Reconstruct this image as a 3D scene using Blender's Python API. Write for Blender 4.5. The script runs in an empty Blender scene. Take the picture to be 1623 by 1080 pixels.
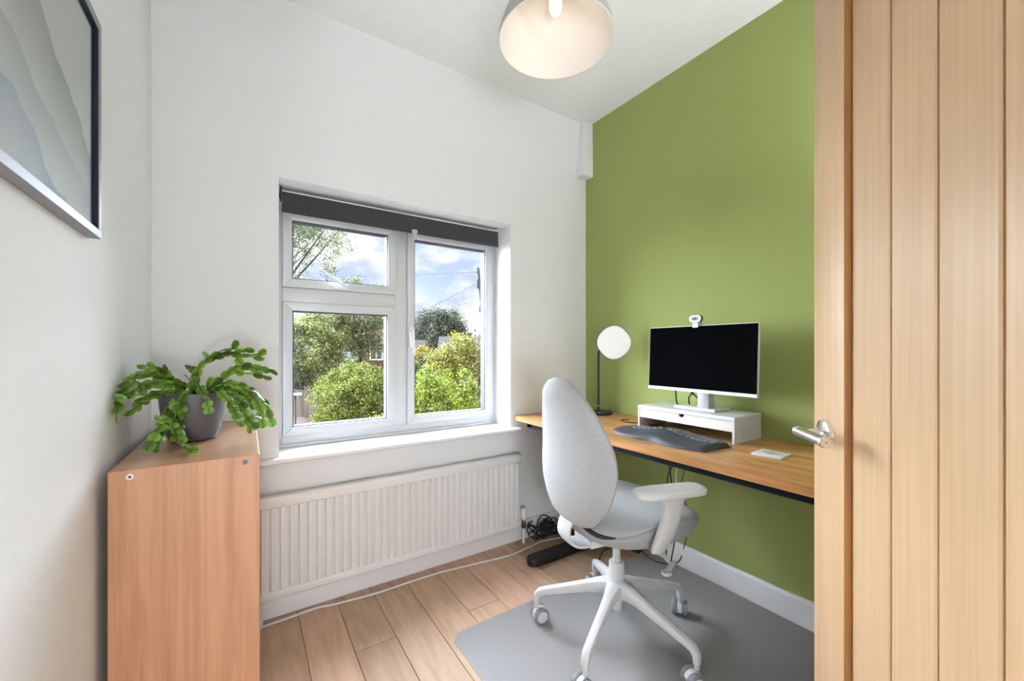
import bpy, bmesh, math, random
import numpy as np
from mathutils import Vector, Matrix

random.seed(7)
rng = np.random.default_rng(7)
scene = bpy.context.scene
C = scene.collection

# ------------------------------------------------------------------ camera
# world axes: +Y points at the window wall, +X at the green wall, camera stands in the doorway
cam_data = bpy.data.cameras.new('camera')
cam_data.sensor_fit = 'HORIZONTAL'
cam_data.sensor_width = 36.0
cam_data.lens = 36.0 * 639.0 / 1623.0
cam_data.shift_y = 15.0 / 1623.0
cam_data.clip_start = 0.02
cam_data.clip_end = 500
cam = bpy.data.objects.new('camera', cam_data)
C.objects.link(cam)
cam.location = (0, 0, 1.10)
cam.rotation_euler = (math.radians(90), 0, math.radians(-33.5))
scene.camera = cam

# ------------------------------------------------------------------ view, world, sun and window fill
scene.view_settings.view_transform = 'Standard'
scene.view_settings.look = 'None'
scene.view_settings.gamma = 1.0
scene.view_settings.use_curve_mapping = False
scene.view_settings.exposure = 0.14

SKY = 1.04
SUN = 13.0
WINDOW_FILL = 66.0
HALL_FILL = 500.0
UP_FILL = 24.0
FILL_COLOR = (0.93, 0.975, 1.05)
WINDOW_FILL_COLOR = (0.89, 0.97, 1.10)

world = bpy.data.worlds.new('sky')
scene.world = world
world.use_nodes = True
wn = world.node_tree
wn.nodes.clear()
w_out = wn.nodes.new('ShaderNodeOutputWorld')
w_bg = wn.nodes.new('ShaderNodeBackground')
w_tc = wn.nodes.new('ShaderNodeTexCoord')
w_map = wn.nodes.new('ShaderNodeMapping')
w_map.inputs['Scale'].default_value = (3.2, 3.2, 6.5)
w_map.inputs['Location'].default_value = (0.35, 0.1, 0.4)
w_noise = wn.nodes.new('ShaderNodeTexNoise')
w_noise.inputs['Scale'].default_value = 1.25
w_noise.inputs['Detail'].default_value = 8
w_noise.inputs['Roughness'].default_value = 0.55
w_ramp = wn.nodes.new('ShaderNodeValToRGB')
w_ramp.color_ramp.elements[0].position = 0.44
w_ramp.color_ramp.elements[0].color = (0.56, 0.68, 1.0, 1)
w_ramp.color_ramp.elements[1].position = 0.53
w_ramp.color_ramp.elements[1].color = (1.0, 1.0, 1.02, 1)
wn.links.new(w_tc.outputs['Generated'], w_map.inputs['Vector'])
wn.links.new(w_map.outputs['Vector'], w_noise.inputs['Vector'])
wn.links.new(w_noise.outputs['Fac'], w_ramp.inputs['Fac'])
wn.links.new(w_ramp.outputs['Color'], w_bg.inputs['Color'])
w_bg.inputs['Strength'].default_value = SKY
wn.links.new(w_bg.outputs['Background'], w_out.inputs['Surface'])


def sun_light(name, strength, angle_deg, direction, color=(1, 1, 1)):
    d = bpy.data.lights.new(name, 'SUN')
    d.energy = strength
    d.angle = math.radians(angle_deg)
    d.color = color
    o = bpy.data.objects.new(name, d)
    C.objects.link(o)
    o.rotation_euler = Vector(direction).to_track_quat('-Z', 'Y').to_euler()
    o.location = (0, 8, 9)
    return o


# high sun from behind the left side of the house, and an added very wide sun lamp aimed in at the window as fill
sun_light('sun', SUN, 1.5, (0.60, 0.55, -1.0), (1.0, 0.96, 0.88))
sun_light('window_fill_light', WINDOW_FILL, 110.0, (0.30, -1.0, -0.42), WINDOW_FILL_COLOR)  # added fill boosting the daylight, far brighter than the sky itself

# ------------------------------------------------------------------ mesh helpers


class MB:
    """collects shapes; build() links them as one mesh object"""

    def __init__(self):
        self.v = []
        self.f = []
        self.m = []
        self.slot = 0

    def add(self, verts, faces):
        n = len(self.v)
        self.v += [tuple(p) for p in verts]
        for fc in faces:
            self.f.append(tuple(i + n for i in fc))
            self.m.append(self.slot)
        return self

    def box(self, x0, x1, y0, y1, z0, z1):
        vs = [(x0, y0, z0), (x1, y0, z0), (x1, y1, z0), (x0, y1, z0), (x0, y0, z1), (x1, y0, z1), (x1, y1, z1), (x0, y1, z1)]
        return self.add(vs, [(0, 3, 2, 1), (4, 5, 6, 7), (0, 1, 5, 4), (1, 2, 6, 5), (2, 3, 7, 6), (3, 0, 4, 7)])

    def cbox(self, c, s, mat=None):
        x, y, z = c
        a, b, d = s[0] / 2, s[1] / 2, s[2] / 2
        vs = [Vector(p) for p in [(-a, -b, -d), (a, -b, -d), (a, b, -d), (-a, b, -d), (-a, -b, d), (a, -b, d), (a, b, d), (-a, b, d)]]
        if mat is not None:
            vs = [mat @ p for p in vs]
        vs = [(p[0] + x, p[1] + y, p[2] + z) for p in vs]
        return self.add(vs, [(0, 3, 2, 1), (4, 5, 6, 7), (0, 1, 5, 4), (1, 2, 6, 5), (2, 3, 7, 6), (3, 0, 4, 7)])

    def rings(self, rings, cap0=True, cap1=True, closed=True):
        n = len(rings[0])
        base = len(self.v)
        vs = [p for r in rings for p in r]
        fs = []
        for i in range(len(rings) - 1):
            for j in range(n if closed else n - 1):
                k = (j + 1) % n
                fs.append((i * n + j, i * n + k, (i + 1) * n + k, (i + 1) * n + j))
        if cap0:
            fs.append(tuple(range(n - 1, -1, -1)))
        if cap1:
            q = (len(rings) - 1) * n
            fs.append(tuple(q + j for j in range(n)))
        return self.add(vs, fs)

    def tube(self, pts, r, seg=10, cap=True, flat=None):
        """round tube along pts; r a number or list; flat=(w,h) makes a flat bar"""
        pts = [Vector(p) for p in pts]
        n = len(pts)
        tang = []
        for i in range(n):
            a = pts[max(i - 1, 0)]
            b = pts[min(i + 1, n - 1)]
            tang.append((b - a).normalized())
        up = Vector((0, 0, 1)) if abs(tang[0].z) < 0.9 else Vector((0, 1, 0))
        nrm = (up - tang[0] * up.dot(tang[0])).normalized()
        rs = []
        for i in range(n):
            if i:
                nrm = (nrm - tang[i] * nrm.dot(tang[i])).normalized()
            bi = tang[i].cross(nrm)
            rr = r[i] if isinstance(r, (list, tuple)) else r
            ring = []
            for k in range(seg):
                a = 2 * math.pi * k / seg
                ring.append(pts[i] + nrm * (math.cos(a) * rr) + bi * (math.sin(a) * rr))
            rs.append(ring)
        return self.rings(rs, cap, cap)

    def lathe(self, prof, seg=32, c=(0, 0, 0), axis='z', cap=False, mat=None):
        rs = []
        for (r, z) in prof:
            ring = []
            for k in range(seg):
                a = 2 * math.pi * k / seg
                p = (r * math.cos(a), r * math.sin(a), z)
                if axis == 'x':
                    p = (p[2], p[0], p[1])
                elif axis == 'y':
                    p = (p[1], p[2], p[0])
                if mat is not None:
                    p = mat @ Vector(p)
                ring.append((p[0] + c[0], p[1] + c[1], p[2] + c[2]))
            rs.append(ring)
        return self.rings(rs, cap, cap)

    def prism(self, poly, axis, a, b):
        """polygon in the two other axes, extruded along axis from a to b"""
        n = len(poly)

        def p3(q, t):
            if axis == 'x':
                return (t, q[0], q[1])
            if axis == 'y':
                return (q[0], t, q[1])
            return (q[0], q[1], t)
        vs = [p3(q, a) for q in poly] + [p3(q, b) for q in poly]
        fs = [tuple(range(n - 1, -1, -1)), tuple(range(n, 2 * n))]
        for j in range(n):
            k = (j + 1) % n
            fs.append((j, k, n + k, n + j))
        return self.add(vs, fs)

    def mesh(self, name, mats, bevel=0, segs=2, smooth=True, angle=35):
        me = bpy.data.meshes.new(name)
        me.from_pydata(self.v, [], self.f)
        if not isinstance(mats, (list, tuple)):
            mats = [mats]
        for m in mats:
            me.materials.append(m)
        me.polygons.foreach_set('material_index', self.m)
        bm = bmesh.new()
        bm.from_mesh(me)
        bmesh.ops.recalc_face_normals(bm, faces=bm.faces)
        if bevel:
            es = [e for e in bm.edges if len(e.link_faces) == 2 and e.calc_face_angle(0) > math.radians(30)]
            bmesh.ops.bevel(bm, geom=es, offset=bevel, segments=segs, profile=0.5, affect='EDGES', clamp_overlap=True)
        bm.to_mesh(me)
        bm.free()
        if smooth:
            me.polygons.foreach_set('use_smooth', [True] * len(me.polygons))
            me.set_sharp_from_angle(angle=math.radians(angle))
        return me

    def build(self, name, mats, parent=None, bevel=0, segs=2, smooth=True, angle=35, loc=(0, 0, 0), rot=(0, 0, 0)):
        return link(name, self.mesh(name, mats, bevel, segs, smooth, angle), parent, loc, rot)


def link(name, me, parent=None, loc=(0, 0, 0), rot=(0, 0, 0)):
    o = bpy.data.objects.new(name, me)
    C.objects.link(o)
    o.parent = parent
    o.location = loc
    o.rotation_euler = rot
    return o


def tag(o, label=None, cat=None, group=None, kind=None):
    if label:
        o['label'] = label
    if cat:
        o['category'] = cat
    if group:
        o['group'] = group
    if kind:
        o['kind'] = kind
    return o


def thing(name, label, cat, loc=(0, 0, 0), rotz=0, group=None):
    o = bpy.data.objects.new(name, None)
    C.objects.link(o)
    o.location = loc
    o.rotation_euler = (0, 0, rotz)
    o.empty_display_size = 0.05
    return tag(o, label, cat, group)


def copy_tree(o, parent=None):
    c = o.copy()
    C.objects.link(c)
    c.parent = parent
    for ch in o.children:
        copy_tree(ch, c)
    return c


def catmull(pts, n=8):
    pts = [Vector(p) for p in pts]
    if len(pts) < 3:
        return [pts[0].lerp(pts[-1], i / n) for i in range(n + 1)]
    P = [pts[0] * 2 - pts[1]] + pts + [pts[-1] * 2 - pts[-2]]
    out = []
    for i in range(1, len(P) - 2):
        for k in range(n):
            t = k / n
            a, b, c, d = P[i - 1], P[i], P[i + 1], P[i + 2]
            out.append(0.5 * ((2 * b) + (c - a) * t + (2 * a - 5 * b + 4 * c - d) * t * t + (3 * b - a - 3 * c + d) * t ** 3))
    out.append(pts[-1])
    return out


def interp(tab, t):
    for (a, va), (b, vb) in zip(tab, tab[1:]):
        if t <= b:
            return va + (vb - va) * (t - a) / (b - a)
    return tab[-1][1]


def smooth_interp(tab, t):
    xs = [p[0] for p in tab]
    for i in range(len(tab) - 1):
        if t <= xs[i + 1]:
            x0, y0 = tab[i]
            x1, y1 = tab[i + 1]
            m0 = (y1 - tab[i - 1][1]) / (x1 - xs[i - 1]) if i else (y1 - y0) / (x1 - x0)
            m1 = (tab[i + 2][1] - y0) / (xs[i + 2] - x0) if i + 2 < len(tab) else (y1 - y0) / (x1 - x0)
            h = x1 - x0
            u = (t - x0) / h
            return ((2 * u ** 3 - 3 * u * u + 1) * y0 + (u ** 3 - 2 * u * u + u) * h * m0 + (-2 * u ** 3 + 3 * u * u) * y1 + (u ** 3 - u * u) * h * m1)
    return tab[-1][1]


# ------------------------------------------------------------------ materials


def _new(name):
    m = bpy.data.materials.new(name)
    m.use_nodes = True
    nt = m.node_tree
    b = nt.nodes['Principled BSDF']
    return m, nt, b


def _rgba(c):
    return (c[0], c[1], c[2], 1)


def plain(name, col, rough=0.5, metal=0.0, spec=0.5, bump=0.0, bscale=200.0, coat=0.0):
    m, nt, b = _new(name)
    b.inputs['Base Color'].default_value = _rgba(col)
    b.inputs['Roughness'].default_value = rough
    b.inputs['Metallic'].default_value = metal
    b.inputs['Specular IOR Level'].default_value = spec
    b.inputs['Coat Weight'].default_value = coat
    tc = nt.nodes.new('ShaderNodeTexCoord')
    no = nt.nodes.new('ShaderNodeTexNoise')
    no.inputs['Scale'].default_value = bscale
    no.inputs['Detail'].default_value = 3
    nt.links.new(tc.outputs['Object'], no.inputs['Vector'])
    mix = nt.nodes.new('ShaderNodeMixRGB')
    mix.blend_type = 'MULTIPLY'
    mix.inputs['Fac'].default_value = 0.06
    mix.inputs['Color1'].default_value = _rgba(col)
    nt.links.new(no.outputs['Fac'], mix.inputs['Color2'])
    nt.links.new(mix.outputs['Color'], b.inputs['Base Color'])
    if bump:
        bp = nt.nodes.new('ShaderNodeBump')
        bp.inputs['Strength'].default_value = bump
        bp.inputs['Distance'].default_value = 0.002
        nt.links.new(no.outputs['Fac'], bp.inputs['Height'])
        nt.links.new(bp.outputs['Normal'], b.inputs['Normal'])
    return m


def wood(name, light, dark, axis='y', grain=60.0, stretch=0.05, rough=0.45, vary=0.25, figure=0.5, spec=0.4, fig_scale=1.0):
    """wood with long grain along one object axis; each object gets its own tone and offset"""
    m, nt, b = _new(name)
    N = nt.nodes.new
    L = nt.links.new
    tc = N('ShaderNodeTexCoord')
    oi = N('ShaderNodeObjectInfo')
    off = N('ShaderNodeVectorMath')
    off.operation = 'MULTIPLY'
    off.inputs[1].default_value = (7.3, 5.1, 9.7)
    cmb = N('ShaderNodeCombineXYZ')
    for k in ('X', 'Y', 'Z'):
        L(oi.outputs['Random'], cmb.inputs[k])
    L(cmb.outputs[0], off.inputs[0])
    add = N('ShaderNodeVectorMath')
    add.operation = 'ADD'
    L(tc.outputs['Object'], add.inputs[0])
    L(off.outputs[0], add.inputs[1])
    mp = N('ShaderNodeMapping')
    mp.inputs['Scale'].default_value = tuple(stretch if a == axis else 1.0 for a in 'xyz')
    L(add.outputs[0], mp.inputs['Vector'])
    n1 = N('ShaderNodeTexNoise')
    n1.inputs['Scale'].default_value = grain
    n1.inputs['Detail'].default_value = 6
    n1.inputs['Roughness'].default_value = 0.6
    L(mp.outputs[0], n1.inputs['Vector'])
    mp2 = N('ShaderNodeMapping')
    mp2.inputs['Scale'].default_value = tuple(stretch * 3.0 if a == axis else 1.0 for a in 'xyz')
    L(add.outputs[0], mp2.inputs['Vector'])
    n2 = N('ShaderNodeTexNoise')
    n2.inputs['Scale'].default_value = grain * 0.16 * fig_scale
    n2.inputs['Detail'].default_value = 2
    n2.inputs['Distortion'].default_value = 0.6
    L(mp2.outputs[0], n2.inputs['Vector'])
    # bands out of the broad noise: cathedral figure
    mul = N('ShaderNodeMath')
    mul.operation = 'MULTIPLY'
    mul.inputs[1].default_value = 22.0
    L(n2.outputs['Fac'], mul.inputs[0])
    sn = N('ShaderNodeMath')
    sn.operation = 'SINE'
    L(mul.outputs[0], sn.inputs[0])
    ma = N('ShaderNodeMath')
    ma.operation = 'MULTIPLY_ADD'
    ma.inputs[1].default_value = 0.16 * figure
    L(sn.outputs[0], ma.inputs[0])
    L(n1.outputs['Fac'], ma.inputs[2])
    rp = N('ShaderNodeValToRGB')
    rp.color_ramp.elements[0].position = 0.30
    rp.color_ramp.elements[0].color = _rgba(dark)
    rp.color_ramp.elements[1].position = 0.62
    rp.color_ramp.elements[1].color = _rgba(light)
    L(ma.outputs[0], rp.inputs['Fac'])
    hs = N('ShaderNodeHueSaturation')
    mr = N('ShaderNodeMapRange')
    mr.inputs['To Min'].default_value = 1.0 - vary
    mr.inputs['To Max'].default_value = 1.0 + vary * 0.6
    L(oi.outputs['Random'], mr.inputs['Value'])
    L(mr.outputs[0], hs.inputs['Value'])
    mr2 = N('ShaderNodeMapRange')
    mr2.inputs['To Min'].default_value = 0.5 + vary * 0.03
    mr2.inputs['To Max'].default_value = 0.5 - vary * 0.03
    L(oi.outputs['Random'], mr2.inputs['Value'])
    L(mr2.outputs[0], hs.inputs['Hue'])
    L(rp.outputs['Color'], hs.inputs['Color'])
    L(hs.outputs['Color'], b.inputs['Base Color'])
    b.inputs['Roughness'].default_value = rough
    b.inputs['Specular IOR Level'].default_value = spec
    bp = N('ShaderNodeBump')
    bp.inputs['Strength'].default_value = 0.12
    bp.inputs['Distance'].default_value = 0.001
    L(n1.outputs['Fac'], bp.inputs['Height'])
    L(bp.outputs['Normal'], b.inputs['Normal'])
    return m


def fabric(name, c0, c1, scale=900.0):
    m, nt, b = _new(name)
    N = nt.nodes.new
    L = nt.links.new
    tc = N('ShaderNodeTexCoord')
    mp = N('ShaderNodeMapping')
    mp.inputs['Scale'].default_value = (1, 1, 0.35)
    L(tc.outputs['Object'], mp.inputs['Vector'])
    n1 = N('ShaderNodeTexNoise')
    n1.inputs['Scale'].default_value = scale
    n1.inputs['Detail'].default_value = 2
    L(mp.outputs[0], n1.inputs['Vector'])
    n3 = N('ShaderNodeTexNoise')
    n3.inputs['Scale'].default_value = scale * 0.25
    n3.inputs['Detail'].default_value = 3
    L(mp.outputs[0], n3.inputs['Vector'])
    av = N('ShaderNodeMath')
    av.operation = 'MULTIPLY_ADD'
    av.inputs[1].default_value = 0.5
    L(n3.outputs['Fac'], av.inputs[0])
    hf = N('ShaderNodeMath')
    hf.operation = 'MULTIPLY'
    hf.inputs[1].default_value = 0.5
    L(n1.outputs['Fac'], hf.inputs[0])
    L(hf.outputs[0], av.inputs[2])
    rp = N('ShaderNodeValToRGB')
    rp.color_ramp.elements[0].position = 0.36
    rp.color_ramp.elements[0].color = _rgba(c0)
    rp.color_ramp.elements[1].position = 0.62
    rp.color_ramp.elements[1].color = _rgba(c1)
    L(av.outputs[0], rp.inputs['Fac'])
    L(rp.outputs['Color'], b.inputs['Base Color'])
    b.inputs['Roughness'].default_value = 0.95
    b.inputs['Specular IOR Level'].default_value = 0.15
    b.inputs['Sheen Weight'].default_value = 0.15
    bp = N('ShaderNodeBump')
    bp.inputs['Strength'].default_value = 0.35
    bp.inputs['Distance'].default_value = 0.001
    L(n1.outputs['Fac'], bp.inputs['Height'])
    L(bp.outputs['Normal'], b.inputs['Normal'])
    return m


def leafy(name, c0, c1, trans=0.35, rough=0.5, big=0.6, spec=0.3, c2=None):
    """leaves: every leaf its own tone, some light passing through"""
    m, nt, b = _new(name)
    N = nt.nodes.new
    L = nt.links.new
    ge = N('ShaderNodeNewGeometry')
    tc = N('ShaderNodeTexCoord')
    no = N('ShaderNodeTexNoise')
    no.inputs['Scale'].default_value = big
    no.inputs['Detail'].default_value = 2
    L(tc.outputs['Object'], no.inputs['Vector'])
    ad = N('ShaderNodeMath')
    ad.operation = 'MULTIPLY_ADD'
    ad.inputs[1].default_value = 0.75
    L(ge.outputs['Random Per Island'], ad.inputs[0])
    hf = N('ShaderNodeMath')
    hf.operation = 'MULTIPLY'
    hf.inputs[1].default_value = 0.35
    L(no.outputs['Fac'], hf.inputs[0])
    L(hf.outputs[0], ad.inputs[2])
    rp = N('ShaderNodeValToRGB')
    rp.color_ramp.elements[0].position = 0.2
    rp.color_ramp.elements[0].color = _rgba(c0)
    rp.color_ramp.elements[1].position = 0.92
    rp.color_ramp.elements[1].color = _rgba(c1)
    if c2:
        e = rp.color_ramp.elements.new(0.80)
        e.color = _rgba(c1)
        rp.color_ramp.elements[2].position = 0.96
        rp.color_ramp.elements[2].color = _rgba(c2)
    L(ad.outputs[0], rp.inputs['Fac'])
    L(rp.outputs['Color'], b.inputs['Base Color'])
    b.inputs['Roughness'].default_value = rough
    b.inputs['Specular IOR Level'].default_value = spec
    tr = N('ShaderNodeBsdfTranslucent')
    L(rp.outputs['Color'], tr.inputs['Color'])
    mx = N('ShaderNodeMixShader')
    mx.inputs['Fac'].default_value = trans
    L(b.outputs[0], mx.inputs[1])
    L(tr.outputs[0], mx.inputs[2])
    L(mx.outputs[0], nt.nodes['Material Output'].inputs['Surface'])
    return m


def cactus_skin(name):
    """flat cactus joints: dark midrib, paler toothed margin, every joint its own tone"""
    m, nt, b = _new(name)
    N = nt.nodes.new
    L = nt.links.new
    tc = N('ShaderNodeTexCoord')
    sp_ = N('ShaderNodeSeparateXYZ')
    L(tc.outputs['Object'], sp_.inputs[0])
    ab = N('ShaderNodeMath')
    ab.operation = 'ABSOLUTE'
    L(sp_.outputs['Y'], ab.inputs[0])
    rp = N('ShaderNodeValToRGB')
    cr = rp.color_ramp
    cr.elements[0].position = 0.0
    cr.elements[0].color = (0.035, 0.10, 0.014, 1)
    cr.elements[1].position = 0.44
    cr.elements[1].color = (0.42, 0.56, 0.12, 1)
    e = cr.elements.new(0.06)
    e.color = (0.14, 0.30, 0.035, 1)
    e = cr.elements.new(0.33)
    e.color = (0.20, 0.40, 0.045, 1)
    L(ab.outputs[0], rp.inputs['Fac'])
    oi = N('ShaderNodeObjectInfo')
    mr = N('ShaderNodeMapRange')
    mr.inputs['To Min'].default_value = 0.5
    mr.inputs['To Max'].default_value = 1.45
    L(oi.outputs['Random'], mr.inputs['Value'])
    hs = N('ShaderNodeHueSaturation')
    hs.inputs['Hue'].default_value = 0.488
    L(mr.outputs[0], hs.inputs['Value'])
    L(rp.outputs['Color'], hs.inputs['Color'])
    L(hs.outputs['Color'], b.inputs['Base Color'])
    b.inputs['Roughness'].default_value = 0.32
    b.inputs['Specular IOR Level'].default_value = 0.6
    tr = N('ShaderNodeBsdfTranslucent')
    L(hs.outputs['Color'], tr.inputs['Color'])
    mx = N('ShaderNodeMixShader')
    mx.inputs['Fac'].default_value = 0.4
    L(b.outputs[0], mx.inputs[1])
    L(tr.outputs[0], mx.inputs[2])
    L(mx.outputs[0], nt.nodes['Material Output'].inputs['Surface'])
    return m


def emission(name, col, strength):
    m, nt, b = _new(name)
    b.inputs['Base Color'].default_value = _rgba(col)
    b.inputs['Emission Color'].default_value = _rgba(col)
    b.inputs['Emission Strength'].default_value = strength
    return m


def glass_pane(name, gloss=0.06, tint=(0.97, 0.985, 0.98)):
    m, nt, b = _new(name)
    nt.nodes.remove(b)
    N = nt.nodes.new
    L = nt.links.new
    t = N('ShaderNodeBsdfTransparent')
    t.inputs['Color'].default_value = _rgba(tint)
    g = N('ShaderNodeBsdfGlossy')
    g.inputs['Roughness'].default_value = 0.02
    mx = N('ShaderNodeMixShader')
    mx.inputs['Fac'].default_value = gloss
    L(t.outputs[0], mx.inputs[1])
    L(g.outputs[0], mx.inputs[2])
    L(mx.outputs[0], nt.nodes['Material Output'].inputs['Surface'])
    return m


def clear_mat(name, col, opacity, rough):
    """translucent sheet plastic: partly see-through, partly frosted grey"""
    m, nt, b = _new(name)
    N = nt.nodes.new
    L = nt.links.new
    b.inputs['Base Color'].default_value = _rgba(col)
    b.inputs['Roughness'].default_value = rough
    b.inputs['Specular IOR Level'].default_value = 0.5
    t = N('ShaderNodeBsdfTransparent')
    t.inputs['Color'].default_value = (0.86, 0.88, 0.9, 1)
    mx = N('ShaderNodeMixShader')
    mx.inputs['Fac'].default_value = opacity
    L(t.outputs[0], mx.inputs[1])
    L(b.outputs[0], mx.inputs[2])
    L(mx.outputs[0], nt.nodes['Material Output'].inputs['Surface'])
    return m


M = {}
M['white_paint'] = plain('white_paint', (0.88, 0.88, 0.89), 0.85, spec=0.2, bump=0.05, bscale=60)
M['ceiling_paint'] = plain('ceiling_paint', (0.92, 0.92, 0.92), 0.9, spec=0.2, bump=0.04, bscale=40)
M['green_paint'] = plain('green_paint', (0.335, 0.392, 0.125), 0.75, spec=0.25, bump=0.08, bscale=90)
M['trim_gloss'] = plain('trim_gloss', (0.86, 0.86, 0.86), 0.35, spec=0.5)
M['upvc'] = plain('upvc', (0.66, 0.67, 0.685), 0.30, spec=0.5)
M['gasket'] = plain('gasket', (0.025, 0.030, 0.042), 0.6)
M['radiator_white'] = plain('radiator_white', (0.80, 0.79, 0.77), 0.4)
M['floor_oak'] = wood('floor_oak', (0.61, 0.405, 0.275), (0.49, 0.31, 0.20), 'y', grain=45, stretch=0.08, rough=0.5, vary=0.24, figure=0.4)
M['subfloor'] = plain('subfloor', (0.10, 0.06, 0.04), 0.9)
M['door_oak'] = wood('door_oak', (0.67, 0.465, 0.27), (0.605, 0.40, 0.215), 'z', grain=110, stretch=0.02, rough=0.4, vary=0.05, figure=0.25)
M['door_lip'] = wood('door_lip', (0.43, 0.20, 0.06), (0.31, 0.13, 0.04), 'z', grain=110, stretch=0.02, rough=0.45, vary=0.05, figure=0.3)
M['beech'] = wood('beech', (0.58, 0.315, 0.18), (0.46, 0.23, 0.12), 'z', grain=70, stretch=0.035, rough=0.42, vary=0.04, figure=0.55)
M['beech_top'] = wood('beech_top', (0.60, 0.345, 0.205), (0.50, 0.27, 0.15), 'y', grain=70, stretch=0.035, rough=0.30, vary=0.03, figure=0.5, spec=0.8)
M['desk_oak'] = wood('desk_oak', (0.60, 0.31, 0.115), (0.43, 0.19, 0.06), 'y', grain=60, stretch=0.05, rough=0.35, vary=0.28, figure=0.5)
M['pale_wood'] = wood('pale_wood', (0.72, 0.66, 0.58), (0.58, 0.51, 0.43), 'y', grain=70, stretch=0.03, rough=0.5, vary=0.02, figure=0.4)
M['blind_grey'] = fabric('blind_grey', (0.042, 0.042, 0.045), (0.06, 0.06, 0.063), 500)
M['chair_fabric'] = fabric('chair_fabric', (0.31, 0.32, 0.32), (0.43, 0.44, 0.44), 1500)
M['chair_fabric_dark'] = fabric('chair_fabric_dark', (0.26, 0.26, 0.26), (0.36, 0.36, 0.355), 1500)  # same fabric darkened: the seat shell's shade put into the colour; also piping
M['chair_plastic'] = plain('chair_plastic', (0.60, 0.60, 0.595), 0.45)
M['caster_grey'] = plain('caster_grey', (0.22, 0.23, 0.25), 0.5)
M['black_plastic'] = plain('black_plastic', (0.012, 0.012, 0.014), 0.5)
M['dark_rubber'] = plain('dark_rubber', (0.02, 0.02, 0.022), 0.7)
M['screen'] = plain('screen', (0.003, 0.003, 0.0035), 0.7, spec=0.0)
M['white_plastic'] = plain('white_plastic', (0.80, 0.80, 0.80), 0.35)
M['silver_plastic'] = plain('silver_plastic', (0.55, 0.56, 0.57), 0.35, metal=0.3)
M['white_laminate'] = plain('white_laminate', (0.66, 0.66, 0.655), 0.4)
M['navy_metal'] = plain('navy_metal', (0.012, 0.028, 0.05), 0.45)
M['desk_steel'] = plain('desk_steel', (0.006, 0.009, 0.020), 0.7, spec=0.2)
M['key_grey'] = plain('key_grey', (0.095, 0.10, 0.11), 0.45)
M['keyboard_grey'] = plain('keyboard_grey', (0.040, 0.042, 0.050), 0.6, bump=0.1, bscale=500)
M['chrome'] = plain('chrome', (0.82, 0.82, 0.83), 0.12, metal=1.0)
M['satin_steel'] = plain('satin_steel', (0.68, 0.68, 0.69), 0.32, metal=1.0)
M['brass_dark'] = plain('brass_dark', (0.16, 0.12, 0.08), 0.45, metal=0.7)
M['pot_grey'] = plain('pot_grey', (0.115, 0.105, 0.115), 0.45)
M['soil'] = plain('soil', (0.035, 0.022, 0.015), 0.95, bump=0.8, bscale=120)
M['cactus'] = cactus_skin('cactus')
M['cactus_rib'] = plain('cactus_rib', (0.03, 0.08, 0.015), 0.5)
M['frame_metal'] = plain('frame_metal', (0.30, 0.30, 0.32), 0.5, metal=0.5)
M['reflection_teal'] = plain('reflection_teal', (0.06, 0.16, 0.20), 0.5)
M['frame_dark'] = plain('frame_dark', (0.008, 0.012, 0.03), 0.3)
M['picture_glass'] = glass_pane('picture_glass', 0.05, (0.98, 0.99, 0.99))
M['window_glass'] = glass_pane('window_glass', 0.03)
M['clear_clip'] = clear_mat('clear_clip', (0.85, 0.86, 0.88), 0.55, 0.15)
M['chair_mat'] = clear_mat('chair_mat', (0.56, 0.565, 0.58), 0.36, 0.38)
M['shade_out'] = plain('shade_out', (0.46, 0.43, 0.41), 0.45)
M['shade_in'] = plain('shade_in', (0.86, 0.82, 0.76), 0.6)
M['bulb'] = emission('bulb', (1.0, 0.93, 0.80), 1.6)
M['lamp_panel'] = emission('lamp_panel', (1.0, 0.975, 0.94), 0.62)
M['lamp_panel'].node_tree.nodes['Principled BSDF'].inputs['Base Color'].default_value = (0.25, 0.25, 0.25, 1)
M['cable_white'] = plain('cable_white', (0.74, 0.71, 0.66), 0.5)
M['cable_black'] = plain('cable_black', (0.012, 0.012, 0.015), 0.55)
M['coaster'] = plain('coaster', (0.75, 0.75, 0.73), 0.3)
M['coaster_print'] = plain('coaster_print', (0.20, 0.28, 0.22), 0.4)
M['brick'] = plain('brick', (0.055, 0.016, 0.014), 0.85, bump=0.3, bscale=8)
M['roof_tile'] = plain('roof_tile', (0.075, 0.030, 0.016), 0.85, bump=0.4, bscale=6)
M['roof_brown'] = plain('roof_brown', (0.015, 0.0105, 0.010), 0.9, bump=0.4, bscale=5)
M['fence_wood'] = wood('fence_wood', (0.125, 0.11, 0.10), (0.062, 0.053, 0.05), 'z', grain=12, stretch=0.06, rough=0.9, vary=0.3, figure=0.4)
M['gravel'] = plain('gravel', (0.085, 0.063, 0.058), 0.95, bump=0.5, bscale=14)
M['bark'] = plain('bark', (0.06, 0.045, 0.035), 0.95, bump=0.6, bscale=20)
M['pole_wood'] = plain('pole_wood', (0.045, 0.05, 0.075), 0.85)
M['wire'] = plain('wire', (0.02, 0.022, 0.03), 0.7)
M['far_white'] = plain('far_white', (0.50, 0.51, 0.52), 0.6)
M['far_pane'] = plain('far_pane', (0.03, 0.035, 0.04), 0.15)
M['hall_carpet'] = plain('hall_carpet', (0.62, 0.60, 0.57), 0.95, bump=0.5, bscale=300)
M['fill_globe'] = emission('fill_globe', (1.0, 0.97, 0.92), 6.0)

# ------------------------------------------------------------------ the room
WX = 1.86      # green wall
WY = 1.935     # window wall
LX = -0.283    # left wall
BY = -0.13     # back wall with the doorway the camera stands in
CZ = 2.545     # ceiling
OX0, OX1, OZ0, OZ1 = 0.117, 1.269, 0.655, 1.8215   # window opening


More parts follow.
